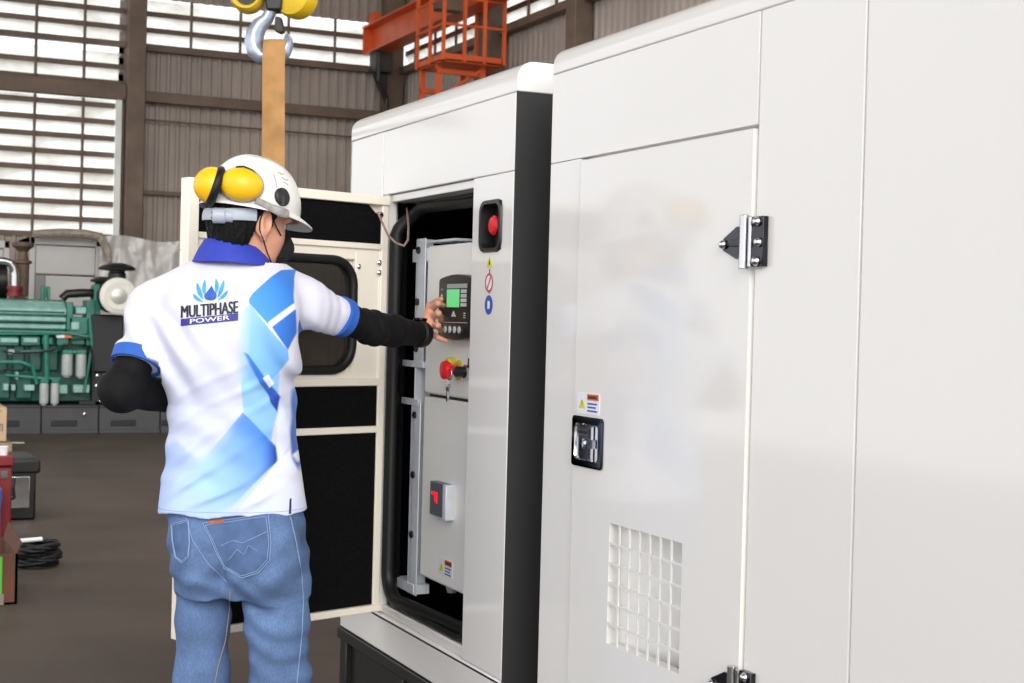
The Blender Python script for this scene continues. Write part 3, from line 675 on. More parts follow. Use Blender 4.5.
# breaker with red digits
bk = O('breaker', G().box(CX-.024, 3.930, .826, CX+.002, 4.034, .922).box(CX-.027, 3.905, .822, CX+.002, 3.930, .922, 1), [GREYB, GALV], cab, bevel=.003)
O('breaker_display', G().box(CX-.0255,3.975,.884,CX-.02,4.018,.894).box(CX-.0255,3.975,.862,CX-.02,3.980,.886).box(CX-.0255,3.990,.866,CX-.02,3.994,.884), REDLED, cab)
O('yellow_label', G().box(CX-.0012,3.905,.828,CX,3.945,.905).box(CX-.0016,3.912,.862,CX,3.938,.89,1), [PALEY, M('ochre_print',(205,170,110),.5)], cab)
def warning(parent, x, y0, z0, w, h):       # sticker with triangle at left and orange WARNING block at right; y0 = left edge
    st = O('warning_sticker', G().box(x-.001, y0-w, z0, x+.001, y0, z0+h), STICK, parent)
    g = G().prism([(x-.0016,y0-w*.08,z0+h*.25),(x-.0016,y0-w*.40,z0+h*.25),(x-.0016,y0-w*.24,z0+h*.72)], (.001,0,0))
    g.box(x-.0016,y0-w*.96,z0+h*.66,x,y0-w*.46,z0+h*.96,1)
    for i in range(3): g.box(x-.0016,y0-w*(.90-.06*(i % 2)),z0+h*(.12+.17*i),x,y0-w*.48,z0+h*(.20+.17*i),2)
    vs, fs = text_geo('WARNING', h*.23, .0004)
    g.add([(x-.0022, y0-w*.49-u*.85, z0+h*.73+v) for u,v in vs], fs, 3)
    g.prism([(x-.0022,y0-w*.24+.0012,z0+h*.62),(x-.0022,y0-w*.24-.0012,z0+h*.62),(x-.0022,y0-w*.24,z0+h*.38)], (.0005,0,0), 3)
    o = O('sticker_print', g, [YEL, ORG, BLUEP, LOGO1], parent)
    return st
warning(cab, CX, 4.01, .655, .105, .05)
# outer emergency stop in its recess
g = G(); oc = roundrect(.140,.136,.030,6); ic = roundrect(.112,.114,.024,6); n = len(oc); cy0, cz0 = 3.537, 1.633
lay = [[(D-.001,cy0+a,cz0+b) for a,b in oc], [(D-.006,cy0+a*.97,cz0+b*.97) for a,b in oc], [(D-.006,cy0+a,cz0+b) for a,b in ic], [(D+.034,cy0+a*.94,cz0+b*.94) for a,b in ic]]
for r0, r1 in zip(lay[:-1], lay[1:]): g.add(r0+r1, [(i,(i+1)%n,n+(i+1)%n,n+i) for i in range(n)])
g.add(lay[3], [list(range(n))])
eo = O('stop_recess', g, DPLAST, gen)
O('stop_collar', G().lathe((D+.034,3.537,1.635), (-1,0,0), [(.030,0),(.030,.004),(.018,.006)], 24), M('yellow_stop_collar',(190,180,60),.4), eo)
O('stop_button', G().lathe((D+.034,3.537,1.635), (-1,0,0), [(.016,0),(.016,.014),(.024,.018),(.026,.028),(.020,.034),(.004,.036)], 24), RED, eo)
# the little signs under it
g = G(); x = D-.0012
g.prism([(x,3.540+.020,1.528),(x,3.540-.020,1.528),(x,3.540,1.556)], (.0015,0,0), 0)
g.prism([(x-.0008,3.540+.004,1.533),(x-.0008,3.540-.004,1.533),(x-.0008,3.540,1.547)], (.0005,0,0), 3)
def disc(cy, cz, r0, r1, m, xx):
    n = 28; vs = [(xx,cy+r*math.cos(2*math.pi*i/n),cz+r*math.sin(2*math.pi*i/n)) for r in (r0,r1) for i in range(n)]
    if r0 == 0: g.add(vs[n:], [list(range(n))], m)
    else: g.add(vs, [(i,(i+1)%n,n+(i+1)%n,n+i) for i in range(n)], m)
disc(3.539,1.487,0,.024,4,x); disc(3.539,1.487,.019,.025,1,x-.0008)
g.prism([(x-.0008,3.526,1.500),(x-.0008,3.530,1.504),(x-.0008,3.552,1.474),(x-.0008,3.548,1.470)], (.0005,0,0), 1)
disc(3.539,1.430,0,.025,2,x); g.box(x-.0008,3.533,1.42,x,3.545,1.44,4)
for z in (1.512,1.517,1.459): g.box(x,3.5375,z,x+.001,3.5405,z+.006,3)
O('safety_signs', g, [YEL, PINKR, BLUEP, LOGO1, STICK], gen)
# stay cable of the open door
pc = [onX(378,213,1.50), onX(382,222,1.51), onX(388,235,1.52), onX(396,243,1.53), onX(404,246,1.545), onX(408,240,1.56), onX(408.5,226,1.58), onX(407,208,1.62)]
O('stay_cable', G().tube(pc, .0035, 8), M('braided_cable',(150,120,110),.5,noise=(60,.2)), gen, smooth=60)
# the open control door: frame along e (hinge to free edge), n towards the camera side
dh = Vector((1.553, 4.312, 0)); de = Vector((.90-1.555, 4.08-4.31, 0)); LD = de.length; de.normalize(); dn = Vector((de.y, -de.x, 0))*1
if dn.dot(Vector((0,-1,0))) < 0: dn = -dn
def dp(u, z, w=0): return dh+de*u+dn*w+cW*z
def dbox(g, u0, u1, z0, z1, w0, w1, m=0):
    return g.add([dp(u,z,w) for u in (u0,u1) for w in (w0,w1) for z in (z0,z1)], [(0,1,3,2),(4,6,7,5),(0,4,5,1),(2,3,7,6),(0,2,6,4),(1,5,7,3)], m)
DZ0, DZ1 = .497, 1.757
g = G()
dbox(g, 0, LD+.012, 1.56, DZ1, -.02, -.012); dbox(g, 0, LD+.012, DZ0, 1.225, -.02, -.012); dbox(g, 0, .13, 1.225, 1.56, -.02, -.012); dbox(g, .555, LD+.012, 1.225, 1.56, -.02, -.012)
dbox(g, LD-.022, LD+.012, DZ0, DZ1, -.012, .022)
dbox(g, 0, LD, DZ1-.028, DZ1, -.012, .018); dbox(g, 0, LD, DZ0, DZ0+.022, -.012, .018); dbox(g, 0, .026, DZ0, DZ1, -.012, .012)
dr = O('control_door', g, CREAM, gen, bevel=.003)
g = G()
dbox(g, .02, LD-.02, 1.594, 1.612, -.012, .012); dbox(g, .02, LD-.02, 1.183, 1.207, -.012, .012); dbox(g, .02, LD-.02, 1.041, 1.062, -.012, .012)
dbox(g, .02, .118, 1.2, 1.6, -.012, .004); dbox(g, .565, LD-.02, 1.2, 1.6, -.012, .004); dbox(g, .118, .565, 1.56, 1.6, -.012, .004); dbox(g, .118, .565, 1.2, 1.228, -.012, .004)
O('inner_frame', g, CREAM, dr, bevel=.003)
g = G(); p = [(.025,1.613),(.025,1.687),(.075,1.728),(LD-.022,1.728),(LD-.022,1.613)]
g.prism([dp(u,z,.006) for u,z in p], -dn*.016); O('foam_panel', g, BLACKF, dr)
O('foam_panel', dbox(G(), .025, LD-.022, 1.063, 1.182, -.01, .006), BLACKF, dr)
O('foam_panel', dbox(G(), .018, LD-.022, .520, 1.040, -.01, .006), BLACKF, dr)
rw = roundrect(.435, .326, .075, 8); uc, zc = .343, 1.394
O('window_gasket', G().tube([dp(uc+a, zc+b, .006) for a, b in rw], [(.014,.014)]*36, 10, closed=True), RUBBER, dr, smooth=60)
O('window_glass', G().prism([dp(uc+a*.985, zc+b*.985, -.002) for a, b in rw], -dn*.004), glass('tinted_glass', (150,146,140)), dr)
for u, z in ((.106,1.541),(.034,1.556),(.034,1.526)): O('bolt', G().lathe(dp(u,z,.012 if u<.05 else .004), dn, [(.008,0),(.008,.003),(.004,.006)], 10), CHROME, dr)
O('bolt', G().lathe(dp(.037,1.70,.0), dn, [(.009,0),(.009,.02),(.005,.022)], 10), CHROME, dr)
# engine housing (near module)
NY = 3.200; SZ2 = 1.974
g = G()
slab(g, 3.040, NY, .376, 1.764); slab(g, 2.331, NY, 1.764, SZ2); slab(g, 2.019, 2.331, .376, SZ2); slab(g, .40, 2.019, .376, SZ2)
for y in (2.019, 2.331, 3.040): g.box(D+(.018 if y > 3 else .0075), y-.012 if y > 2.1 else y-.012, .38, D+.02, y+.012, 1.752 if y > 2.1 else SZ2-.01)
g.box(D+.0075, 2.32, 1.775, D+.02, 2.343, SZ2-.01)
g.box(D+.024, .42, .38, D+.03, 3.19, .69).box(D+.024,.42,.97,D+.03,3.19,1.95).box(D+.024,.42,.69,D+.03,2.54,.97).box(D+.024,2.86,.69,D+.03,3.19,.97)
g.box(D+.004, NY-.02, .38, XB, NY-.004, SZ2).box(XB-.03, .4, .38, XB, NY, SZ2).box(D+.004,.40,.38,XB,.42,SZ2)
O('housing_panel', g, WHITE, gen, bevel=.0025)
SZ1b = SZ1; SZ1 = SZ2; roof(.40, NY, 'roof_cap'); SZ1 = SZ1b
O('rubber_stop', G().tube([(D+.055,NY+.03,1.93),(D+.05,NY+.03,1.97),(D+.05,NY+.03,2.0),(D+.07,NY+.03,2.025)], .012, 10).box(D+.03,NY-.003,1.94,D+.075,NY+.03,2.0), RUBBER, gen)
# side door with vent grille, hinges, latch
dx = D-.006
y0, y1 = 2.3365, 3.0300; z0, z1 = .385, 1.757
vy0, vy1, vz0, vz1 = 2.547, 2.849, .699, .959
g = G().box(dx,vy1,z0,dx+.026,y1,z1).box(dx,y0,z0,dx+.026,vy0,z1).box(dx,vy0,vz1,dx+.026,vy1,z1).box(dx,vy0,z0,dx+.026,vy1,vz0)
g.box(D+.021,vy1+.001,vz0-.02,D+.024,y1,vz1+.02)
sd = O('side_door', g, WHITE, gen, bevel=0)
g = G(); nc, nr, bw = 7, 6, .0055
for i in range(1, nc): y = vy0+(vy1-vy0)*i/nc; g.box(dx,y-bw/2,vz0,dx+.004,y+bw/2,vz1)
for j in range(1, nr): z = vz0+(vz1-vz0)*j/nr; g.box(dx+.0003,vy0,z-bw/2,dx+.0042,vy1,z+bw/2)
O('vent_grille', g, WHITE, sd)
g = G().prism([(D+.0205,vy1+.02,vz0-.02),(D+.105,vy0-.02,vz0-.02),(D+.109,vy0-.02,vz0-.02),(D+.0245,vy1+.02,vz0-.02)], (0,0,vz1-vz0+.04))
O('vent_baffle', g, WHITE2, sd)
def hinge(zc):
    g = G(); x = dx-.001; yk = 2.328
    g.prism([(x-.004,yk+.02,zc+.030),(x-.004,yk+.050,zc+.030),(x-.004,yk+.093,zc+.010),(x-.004,yk+.100,zc+.002),(x-.004,yk+.100,zc-.006),(x-.004,yk+.093,zc-.014),(x-.004,yk+.050,zc-.030),(x-.004,yk+.02,zc-.030)], (.005,0,0), 0)
    g.box(x-.005,yk-.040,zc-.046,x+.007,yk-.004,zc+.046,0)
    g.box(x-.010,yk+.024,zc-.007,x-.003,yk+.062,zc+.007,2)
    g.cyl((x-.010,yk+.014,zc-.050),(x-.010,yk+.014,zc+.050),.0085,n=16,m=1); g.cyl((x-.007,yk-.002,zc-.046),(x-.007,yk-.002,zc+.046),.004,n=10,m=1)
    for y, z in ((yk+.090,zc-.002),(yk-.022,zc+.036),(yk-.022,zc-.036),(yk-.028,zc-.002)): g.lathe((x-.004,y,z), (-1,0,0), [(.009,0),(.009,.004),(.005,.010),(.001,.011)], 14, 1)
    for z in (zc+.019, zc-.019): g.lathe((x-.004,yk+.032,z), (-1,0,0), [(.007,0),(.006,.003),(.001,.004)], 12, 2)
    O('hinge', g, [DCHROME, CHROME, DPLAST], sd, bevel=.0012)
hinge(1.547); hinge(.712)
ly, lz = 2.959, 1.1245
g = G(); oc = roundrect(.146,.113,.010,4); ic = roundrect(.112,.082,.012,4); n = len(oc); x = dx-.004
vs = [(x,ly+a,lz+b) for a,b in oc]+[(x-.001,ly+a*.93,lz+b*.93) for a,b in oc]+[(x-.002,ly+a,lz+b) for a,b in ic]+[(x+.022,ly+a*.97,lz+b*.97) for a,b in ic]+[(dx,ly+a,lz+b) for a,b in oc]
for r0, mm in ((0,0),(1,0),(2,1)): g.add([vs[r0*n+i] for i in range(n)]+[vs[(r0+1)*n+i] for i in range(n)], [(i,(i+1)%n,n+(i+1)%n,n+i) for i in range(n)], mm)
g.add([vs[i] for i in range(n)]+[vs[4*n+i] for i in range(n)], [(i,(i+1)%n,n+(i+1)%n,n+i) for i in range(n)], 0)
# recess bottom stands just proud of the door skin
for i, v in enumerate(g.v):
    if v.x > dx: v.x = dx-.0006 if i >= 0 else v.x
g.add([(dx-.0007,ly+a,lz+b) for a,b in ic], [list(range(n))], 1)
lt = O('door_latch', g, [DCHROME, CHROME], sd)
g = G().box(dx-.009,ly-.030,lz-.040,dx-.003,ly-.014,lz+.036,0).box(dx-.011,ly-.040,lz-.012,dx-.003,ly-.026,lz+.008,0)
g.box(dx-.0095,ly-.026,lz+.010,dx-.004,ly-.018,lz+.030,1).box(dx-.0095,ly-.026,lz-.034,dx-.004,ly-.018,lz-.012,1)
g.lathe((dx-.001,ly+.010,lz-.004), (-1,0,0), [(.012,0),(.012,.005),(.008,.009),(.001,.010)], 18, 0)
g.lathe((dx-.001,ly+.018,lz+.040), (-1,0,0), [(.005,0),(.004,.004),(.001,.005)], 10, 0)
g.box(dx-.003,ly-.012,lz+.018,dx-.0015,ly+.045,lz+.024,1)
O('latch_paddle', g, [CHROME, DPLAST], sd)
warning(sd, dx, 3.016, 1.187, .108, .047)
# ------------------------------------------------------------------ the technician
PO = cR*(-.70) + cA*3.80
per = thing('person', (PO.x, PO.y, 0), 'person in white helmet, blue and white polo shirt and jeans, pressing the control panel', 'person', rz=-TH)
PI_ = WM[per].inverted()
def L(x, y, d=3.8): return PI_ @ onD(x, y, d)
def LX(x, y, X): return PI_ @ onX(x, y, X)
# head frame
yaw, pit = math.radians(48), math.radians(9)
hf0 = Vector((math.sin(yaw), math.cos(yaw), 0)); hr = Vector((math.cos(yaw), -math.sin(yaw), 0))
hf = hf0*math.cos(pit) - cW*math.sin(pit); hu = cW*math.cos(pit) + hf0*math.sin(pit)
HX = (hr, hf, hu); Hc = L(251.5, 222, 3.80)
def H(x, y, z): return Hc + hr*x + hf*y + hu*z
# joints
shL, elL, wrL = L(158,308,3.80), L(121,389,3.71), L(186,399,3.92)
haL = L(207,396,4.00)
shR, elR = L(302,303,3.83), L(372,328,4.03)
wrR = LX(420,334,1.525)
neck0 = L(238,262,3.79)
zhem = L(235,511.5,3.8).z
def rings(rows, shrink=0, d0=3.8):
    out = []
    for (y, xl, xr, b, dy) in rows:
        p, q = L(xl,y,d0), L(xr,y,d0); out.append(((p.z+q.z)/2, (p.x+q.x)/2, dy, (q.x-p.x)/2-shrink, b-shrink))
    return out
torso = [(262,206,276,.062,-.005),(268,192,284,.078,-.006),(277,176,296,.095,-.008),(295,163,300,.118,-.012),(325,160,299,.130,-.014),(360,158,299,.128,-.010),(385,163,296.5,.120,-.006),
         (405,168.5,295,.114,-.002),(435,169,295.5,.114,0),(455,167,298.5,.118,0),(490,161.5,303.5,.128,-.004),(524,158,309,.134,-.006)]
hips = [(498,170,300,.105,-.004),(515,167,303,.112,-.006),(540,170,307,.122,-.008),(565,174,309,.122,-.004),(592,177,309,.105,0)]
kL, kR = L(202,700,3.86), L(281,700,3.80)
hipL, hipR = L(205,570,3.83), L(275,570,3.79)
anL = Vector((kL.x+.005, kL.y+.03, .10)); anR = Vector((kR.x+.01, kR.y+.02, .10))
kL.z = kR.z = .47

# --- body: one continuous surface
B = SDF((-.36,-.22,-.0), (.66,.62,1.80), .0036)
B.loft(rings(torso, .030)+rings(hips, .034)[2:], k=.02)
B.chain([L(238,275,3.79), H(0,-.022,-.05)], [.062,.055], k=.03)
B.ell(H(0,-.015,.035), (.076,.098,.088), HX, k=.02); B.ell(H(0,.02,-.03), (.064,.075,.085), HX, k=.02); B.ell(H(0,.035,-.078), (.045,.052,.038), HX, k=.02)
B.cap(H(0,.090,.002), H(0,.110,-.036), .009, .013, k=.012); B.cap(H(-.035,.083,.024), H(.035,.083,.024), .011, k=.015)
B.cap(H(-.018,.098,-.066), H(.018,.098,-.066), .008, k=.01)
for s in (-1,1):
    B.cap(H(s*.012,.10,-.037), H(s*.014,.095,-.037), .008, k=.008)
    B.ell(H(s*.031,.090,.004), (.014,.010,.010), HX, k=.008, sub=True)
    ax_ = ((hr*.92*s+hf*-.38).normalized(), (hf*.92+hr*.38*s).normalized(), hu)
    B.ell(H(s*.080,-.014,-.008), (.012,.022,.036), ax_, k=.006); B.ell(H(s*.094,-.008,-.004), (.010,.012,.022), ax_, k=.004, sub=True)
    B.cap(H(s*.074,-.004,-.044), H(s*.074,-.006,-.034), .009, k=.006)
B.chain([L(205,288,3.8), shL, elL, wrL], [.035,.044,.038,.030], k=.02)
B.chain([L(262,288,3.8), shR, elR, wrR], [.035,.044,.035,.027], k=.02)
B.chain([hipL, kL, anL], [.058,.048,.04], k=.02); B.chain([hipR, kR, anR], [.066,.050,.04], k=.02)
for an in (anL, anR):
    B.chain([an, an+Vector((.0,.0,-.055)), an+Vector((.02,.13,-.075))], [.04,.036,.026], k=.03)
# right hand on the controller: palm, four fingers, thumb
kn = [LX(431.5,309,1.565), LX(431.8,317,1.56), LX(431.5,325.5,1.56), LX(430.5,333,1.566)]
for i, q in enumerate(kn): B.cap(wrR+(q-kn[1])*.35, q, .0155, .0112, k=.014)
fing = [[kn[0], LX(438,303.5,1.566), LX(443.5,305.5,1.590)], [kn[1], LX(438.5,313.5,1.562), LX(441.5,320,1.582)],
        [kn[2], LX(438,325.5,1.562), LX(441,331,1.588)], [kn[3], LX(438.5,338,1.575), LX(446.5,341,1.596)]]
for fi, r0 in zip(fing, (.0092,.0095,.009,.008)):
    B.chain(fi, [r0*1.08, r0, r0*.82], k=.003)
    tip = fi[2]+(fi[2]-fi[1]).normalized()*.004
B.chain([wrR+(kn[0]-wrR)*.35, LX(430,306,1.585), LX(436.5,302,1.592), LX(441.5,299.5,1.593)], [.014,.0115,.0098,.0085], k=.006)
# left hand, loosely closed in front of the belly
fw = (haL-wrL).normalized(); dn_ = Vector((0,0,-1)); pr = fw.cross(dn_).normalized()
for i in range(4):
    q = wrL+fw*.085+dn_*(-.030+.020*i)
    B.cap(wrL+dn_*(-.012+.008*i), q, .014, .011, k=.014)
    B.chain([q, q+fw*.032+pr*.012, q+fw*.036+pr*.034, q+fw*.018+pr*.042], [.0098,.009,.0085,.0075], k=.003)
B.chain([wrL+fw*.02+dn_*-.015, wrL+fw*.055+dn_*-.04+pr*.015, wrL+fw*.082+dn_*-.042+pr*.03], [.014,.011,.0085], k=.006)
body = link_mesh('body', B.mesh('body'), SKIN, per, smooth=180)
for s in (-1,1):
    e = O('eye', G().ell(H(s*.030,.071,.002), (.0115,.0115,.0115), HX), [M('eye_white',(235,230,225),.3)], per, local=True)
    O('iris', G().lathe(H(s*.030,.0822,.002), hf, [(.0055,0),(.005,.001)], 14), M('dark_iris',(40,26,20),.2), e, local=True)

# --- hair
S = SDF((Hc.x-.16,Hc.y-.16,Hc.z-.16), (Hc.x+.16,Hc.y+.16,Hc.z+.16), .003)
def hcut(d, q):
    yy = q[1]-.018; zz = q[2]+.018; yb = np.interp(zz, [-.11,-.07,-.045,-.01,.015,.035,.06], [-.060,-.046,-.034,-.026,.004,.030,.06]).astype(np.float32)
    return np.maximum(np.maximum(d, yy-yb), -.098-zz)
S.ell(H(0,-.018,.018), (.0850,.106,.118), HX, k=.004, cut=hcut)
S.ell(H(0,-.052,-.048), (.062,.050,.070), HX, k=.02, cut=lambda d, q: np.maximum(np.maximum(d, q[1]-.012), -.054-q[2]))
S.cap(H(.074,.016,.02), H(.073,.012,-.012), .008, .005, k=.008); S.cap(H(-.074,.016,.02), H(-.073,.012,-.012), .008, .005, k=.008)
x, y, z = S.grid(); ph = np.arctan2(x-Hc.x, -(y-Hc.y)); S.val += (.0013*np.sin(ph*55+2.5*np.sin(z*90+ph*5))+.0010*np.sin(ph*31-z*60)).astype(np.float32)
hair = link_mesh('hair', S.mesh('hair'), HAIR, per, smooth=180)
O('eyebrow', G().tube([H(.016,.0945,.026),H(.034,.0915,.031),H(.052,.076,.028)], [.0025,.0035,.002], 6), HAIR, per, local=True)
O('eyebrow', G().tube([H(-.016,.0945,.026),H(-.034,.0915,.031),H(-.052,.076,.028)], [.0025,.0035,.002], 6), HAIR, per, local=True)

# --- mask
S = SDF((Hc.x-.06,Hc.y-.1,Hc.z-.18), (Hc.x+.19,Hc.y+.16,Hc.z+.06), .0028)
def mcut(d, q):
    yb = np.interp(q[2], [-.08,-.035,.0,.035], [.005,-.012,.006,.04]).astype(np.float32)
    return np.maximum(np.maximum(np.maximum(d, yb+.045-q[1]), q[2]-.035), -.085-q[2])
S.ell(H(0,.028,-.045), (.069,.085,.088), HX, k=.004, cut=mcut)
S.cap(H(0,.098,-.012), H(0,.116,-.045), .010, .011, k=.03); S.cap(H(0,.116,-.045), H(0,.082,-.112), .011, .018, k=.03)
mask = link_mesh('face_mask', S.mesh('face_mask'), MASKM, per, smooth=180)
for s in (-1,1):
    g = G(); g.tube([H(s*.060,.055,-.025), H(s*.073,.025,-.004), H(s*.080,.004,.018), H(s*.086,-.012,.026)], .0018, 6)
    g.tube([H(s*.055,.045,-.10), H(s*.070,.015,-.075), H(s*.078,-.004,-.052), H(s*.083,-.016,-.04)], .0018, 6)
    g.tube([H(s*.086,-.012,.026), H(s*.088,-.026,.018), H(s*.088,-.030,-.006), H(s*.086,-.026,-.028), H(s*.083,-.016,-.04)], .0018, 6)
    O('ear_loop', g, MASKM, mask, local=True)

# --- shirt
aL, bL, aR, bR = L(155,309,3.80), L(136,364,3.73), L(305,304,3.84), L(345,318,3.94)
S = SDF((-.36,-.24,.84), (.40,.40,1.52), .0042)
S.loft(rings(torso), k=.02)
S.chain([L(196,280,3.79), aL, bL], [.046,.060,.056], k=.045)
S.chain([L(272,280,3.80), aR, bR], [.046,.056,.046], k=.045)
S.ell(L(205,330,3.71), (.085,.05,.13), k=.06); S.ell(L(268,330,3.72), (.07,.05,.12), k=.06)
x, y, z = S.grid()
def sm(v, a, b): t = np.clip((v-a)/(b-a), 0, 1); return t*t*(3-2*t)
s1 = -.60*x+.80*z; back = sm(-y, -.02, .05)
w1 = sm(z,.89,.95)*(1-sm(z,1.18,1.30))*back
f1 = (.5+.5*np.sin(2*np.pi*s1/.058+1.3*np.sin(x*15)+.9*np.sin(z*21)))**3; xe = L(232,430).x; f1 = f1*(1-.8*sm(np.abs(x-xe), .08, .145))
S.val += -.0105*w1*f1*(.6+.4*np.sin(x*9+z*14+1.2))
s2 = .25*x+.97*z
S.val += -.0028*sm(z,.95,1.0)*(1-sm(z,1.1,1.2))*np.sin(2*np.pi*s2/.085+2*np.sin(x*14))*back
s3 = .88*x+.48*z; w3 = sm(z,1.12,1.22)*(1-sm(z,1.36,1.42))
S.val += -.0068*w3*np.sin(2*np.pi*s3/.083+1.5*np.sin(z*15+x*6))*(1-.75*back*sm(x,-.10,-.05)*(1-sm(x,.06,.12)))
# sleeve puckers near the arms
for c, ax3 in ((L(140,340,3.75), (bL-aL).normalized()), (L(325,312,3.88), (bR-aR).normalized())):
    r2 = (x-c.x)**2+(y-c.y)**2+(z-c.z)**2; t = (x-c.x)*ax3.x+(y-c.y)*ax3.y+(z-c.z)*ax3.z
    S.val += -.0026*np.exp(-r2/.004)*np.sin(2*np.pi*(t+.25*(x-c.x)+.2*(z-c.z))/.042)
S.val = np.maximum(S.val, (zhem+.004*np.sin(x*40)+.018*(x+.05)-z).astype(np.float32))
for a, b in ((aL, bL), (aR, bR)):     # cut the sleeve mouths square
    n = (b-a).normalized(); r2 = (x-b.x)**2+(y-b.y)**2+(z-b.z)**2
    pl = (x-b.x)*n.x+(y-b.y)*n.y+(z-b.z)*n.z
    S.val = np.where(r2 < (.0062 if a is aL else .0046), np.maximum(S.val, pl), S.val).astype(np.float32)
sh_me = S.mesh('shirt'); shbvh = S.bvh()
def on(bv, x, y, off=.0015):          # the spot of a garment seen at a place of the photograph, in the garment's own coordinates
    o = PI_ @ CAM; d = (PI_.to_3x3() @ ray(x,y)).normalized(); h = bv.ray_cast(o, d)
    return (h[0]+h[1]*off*(1 if h[1].dot(d) < 0 else -1)) if h[0] is not None else None

def shirt_material():
    mt = bpy.data.materials.new('printed_polo_fabric'); mt.use_nodes = True; nt = mt.node_tree; b = nt.nodes['Principled BSDF']
    b.inputs['Roughness'].default_value = .75; b.inputs['Specular IOR Level'].default_value = .25
    b.inputs['Sheen Weight'].default_value = .15
    tc = nt.nodes.new('ShaderNodeTexCoord'); V = tc.outputs['Object']
    def math_(op, a, c=None, clamp=False):
        n = nt.nodes.new('ShaderNodeMath'); n.operation = op; n.use_clamp = clamp
        for i, q in enumerate((a, c)):
            if q is None: continue
            if isinstance(q, (int, float)): n.inputs[i].default_value = q
            else: nt.links.new(q, n.inputs[i])
        return n.outputs[0]
    def dist(p, nrm):      # signed distance in the (x, z) plane of the shirt
        n = nt.nodes.new('ShaderNodeVectorMath'); n.operation = 'DOT_PRODUCT'; nt.links.new(V, n.inputs[0]); n.inputs[1].default_value = (nrm[0],0,nrm[1])
        return math_('SUBTRACT', n.outputs['Value'], p[0]*nrm[0]+p[1]*nrm[1])
    def uvp(x, y):
        h = on(shbvh, x, y, 0)
        if h is None: h = L(x, y, 3.76)
        return (h.x, h.z)
    sep = nt.nodes.new('ShaderNodeSeparateXYZ'); nt.links.new(V, sep.inputs[0])
    def ramp(p, q, c0, c1):
        d = (q[0]-p[0], q[1]-p[1]); l = math.hypot(*d); t = math_('MULTIPLY', dist(p, (d[0]/l, d[1]/l)), 1/l, True)
        n = nt.nodes.new('ShaderNodeMix'); n.data_type = 'RGBA'; nt.links.new(t, n.inputs['Factor'])
        n.inputs[6].default_value = lin(c0); n.inputs[7].default_value = lin(c1); return n.outputs[2]
    cur = ramp(uvp(200,330), uvp(172,505), (225,225,240), (196,210,250))
    def layer(pix, c0, c1, g0, g1, soft=.0015, softs=None, alpha=1.0):
        nonlocal cur
        P = [uvp(*p) for p in pix]; ar = sum(P[i][0]*P[(i+1) % len(P)][1]-P[(i+1) % len(P)][0]*P[i][1] for i in range(len(P)))
        if ar < 0: P = P[::-1]; softs = {(len(P)-2-k) % len(P): v for k, v in (softs or {}).items()}
        f = None
        for i in range(len(P)):
            p, q = P[i], P[(i+1) % len(P)]; d = (q[0]-p[0], q[1]-p[1]); l = math.hypot(*d)
            if l < 1e-5: continue
            sf = (softs or {}).get(i, soft)
            t = math_('ADD', math_('MULTIPLY', dist(p, (-d[1]/l, d[0]/l)), 1/(2*sf)), .5, True)
            f = t if f is None else math_('MULTIPLY', f, t)
        if alpha < 1: f = math_('MULTIPLY', f, alpha)
        n = nt.nodes.new('ShaderNodeMix'); n.data_type = 'RGBA'; nt.links.new(f, n.inputs['Factor']); nt.links.new(cur, n.inputs[6])
        nt.links.new(ramp(uvp(*g0), uvp(*g1), c0, c1), n.inputs[7]); cur = n.outputs[2]
    # lower-left wash of blue
    layer([(150,455),(176,440),(205,465),(178,520),(150,520)], (168,194,248), (190,208,252), (160,470), (205,500), .006, alpha=.85)
    layer([(178,475),(215,448),(262,475),(234,506),(215,516),(170,516)], (190,214,252), (150,198,250), (180,490), (235,480), .012, alpha=.9)
    layer([(243,412),(262,430),(277,448),(277,461),(234,504),(188,490),(210,452)], (176,214,250), (66,134,226), (200,475), (272,440), .002, {5: .03, 4: .02})
    layer([(258,432),(277,448),(277,462),(268,470)], (90,150,232), (24,60,160), (260,452), (277,452), .004, {3: .02})
    layer([(241,380),(258,366),(284,372),(279,404),(276,446),(243,411)], (158,208,246), (140,190,244), (244,390), (276,420), .002, {0: .01})
    layer([(245,308),(250,304),(288,350),(289,360),(268,383),(243,383)], (150,204,246), (116,178,240), (246,340), (285,352), .0015, {5: .02, 4: .012})
    layer([(244,352),(249,355),(281,397),(276,406),(256,377)], (70,140,226), (48,104,206), (246,354), (278,398), .0015, {4: .004})
    layer([(268,392),(279,397),(277,412),(270,402)], (60,100,205), (40,60,170), (268,392), (278,408), .002)
    layer([(263,378),(268.5,374.5),(274.5,383.5),(269.5,388)], (232,242,252), (232,242,252), (263,378), (270,388))
    layer([(249,299),(252,294),(281,270),(293.5,268.5),(294.5,305),(268,324),(249,303)], (84,160,236), (50,124,216), (252,300), (290,280))
    layer([(268,322.5),(294.5,303),(295.5,309),(272,327.5)], (240,243,250), (240,243,250), (268,324), (290,308))
    layer([(272,327),(296,309),(297,333),(288,350)], (66,132,224), (48,110,206), (276,328), (294,330))
    # lower-right pale triangle, side strip and flank
    layer([(277,462),(289,448),(306,470),(312,520),(233,516),(234,505)], (232,236,252), (214,222,250), (285,470), (260,510))
    layer([(288,351),(296,336),(299,420),(291,440),(294,452),(280,466),(276,448),(279,408)], (214,226,250), (226,232,252), (285,360), (288,450), .0025)
    layer([(292.5,388),(299,378),(300,470),(291,456),(290,440)], (70,126,206), (52,96,186), (295,390), (296,460), .003)
    layer([(292,455),(302,446),(304,462),(299,462)], (236,240,252), (236,240,252), (294,450), (300,460), .003)
    layer([(289.6,499),(291.6,498),(291.2,514),(288.8,514)], (24,28,50), (24,28,50), (290,500), (290,512), .0008)
    # hem seam
    hz_ = zhem+.013
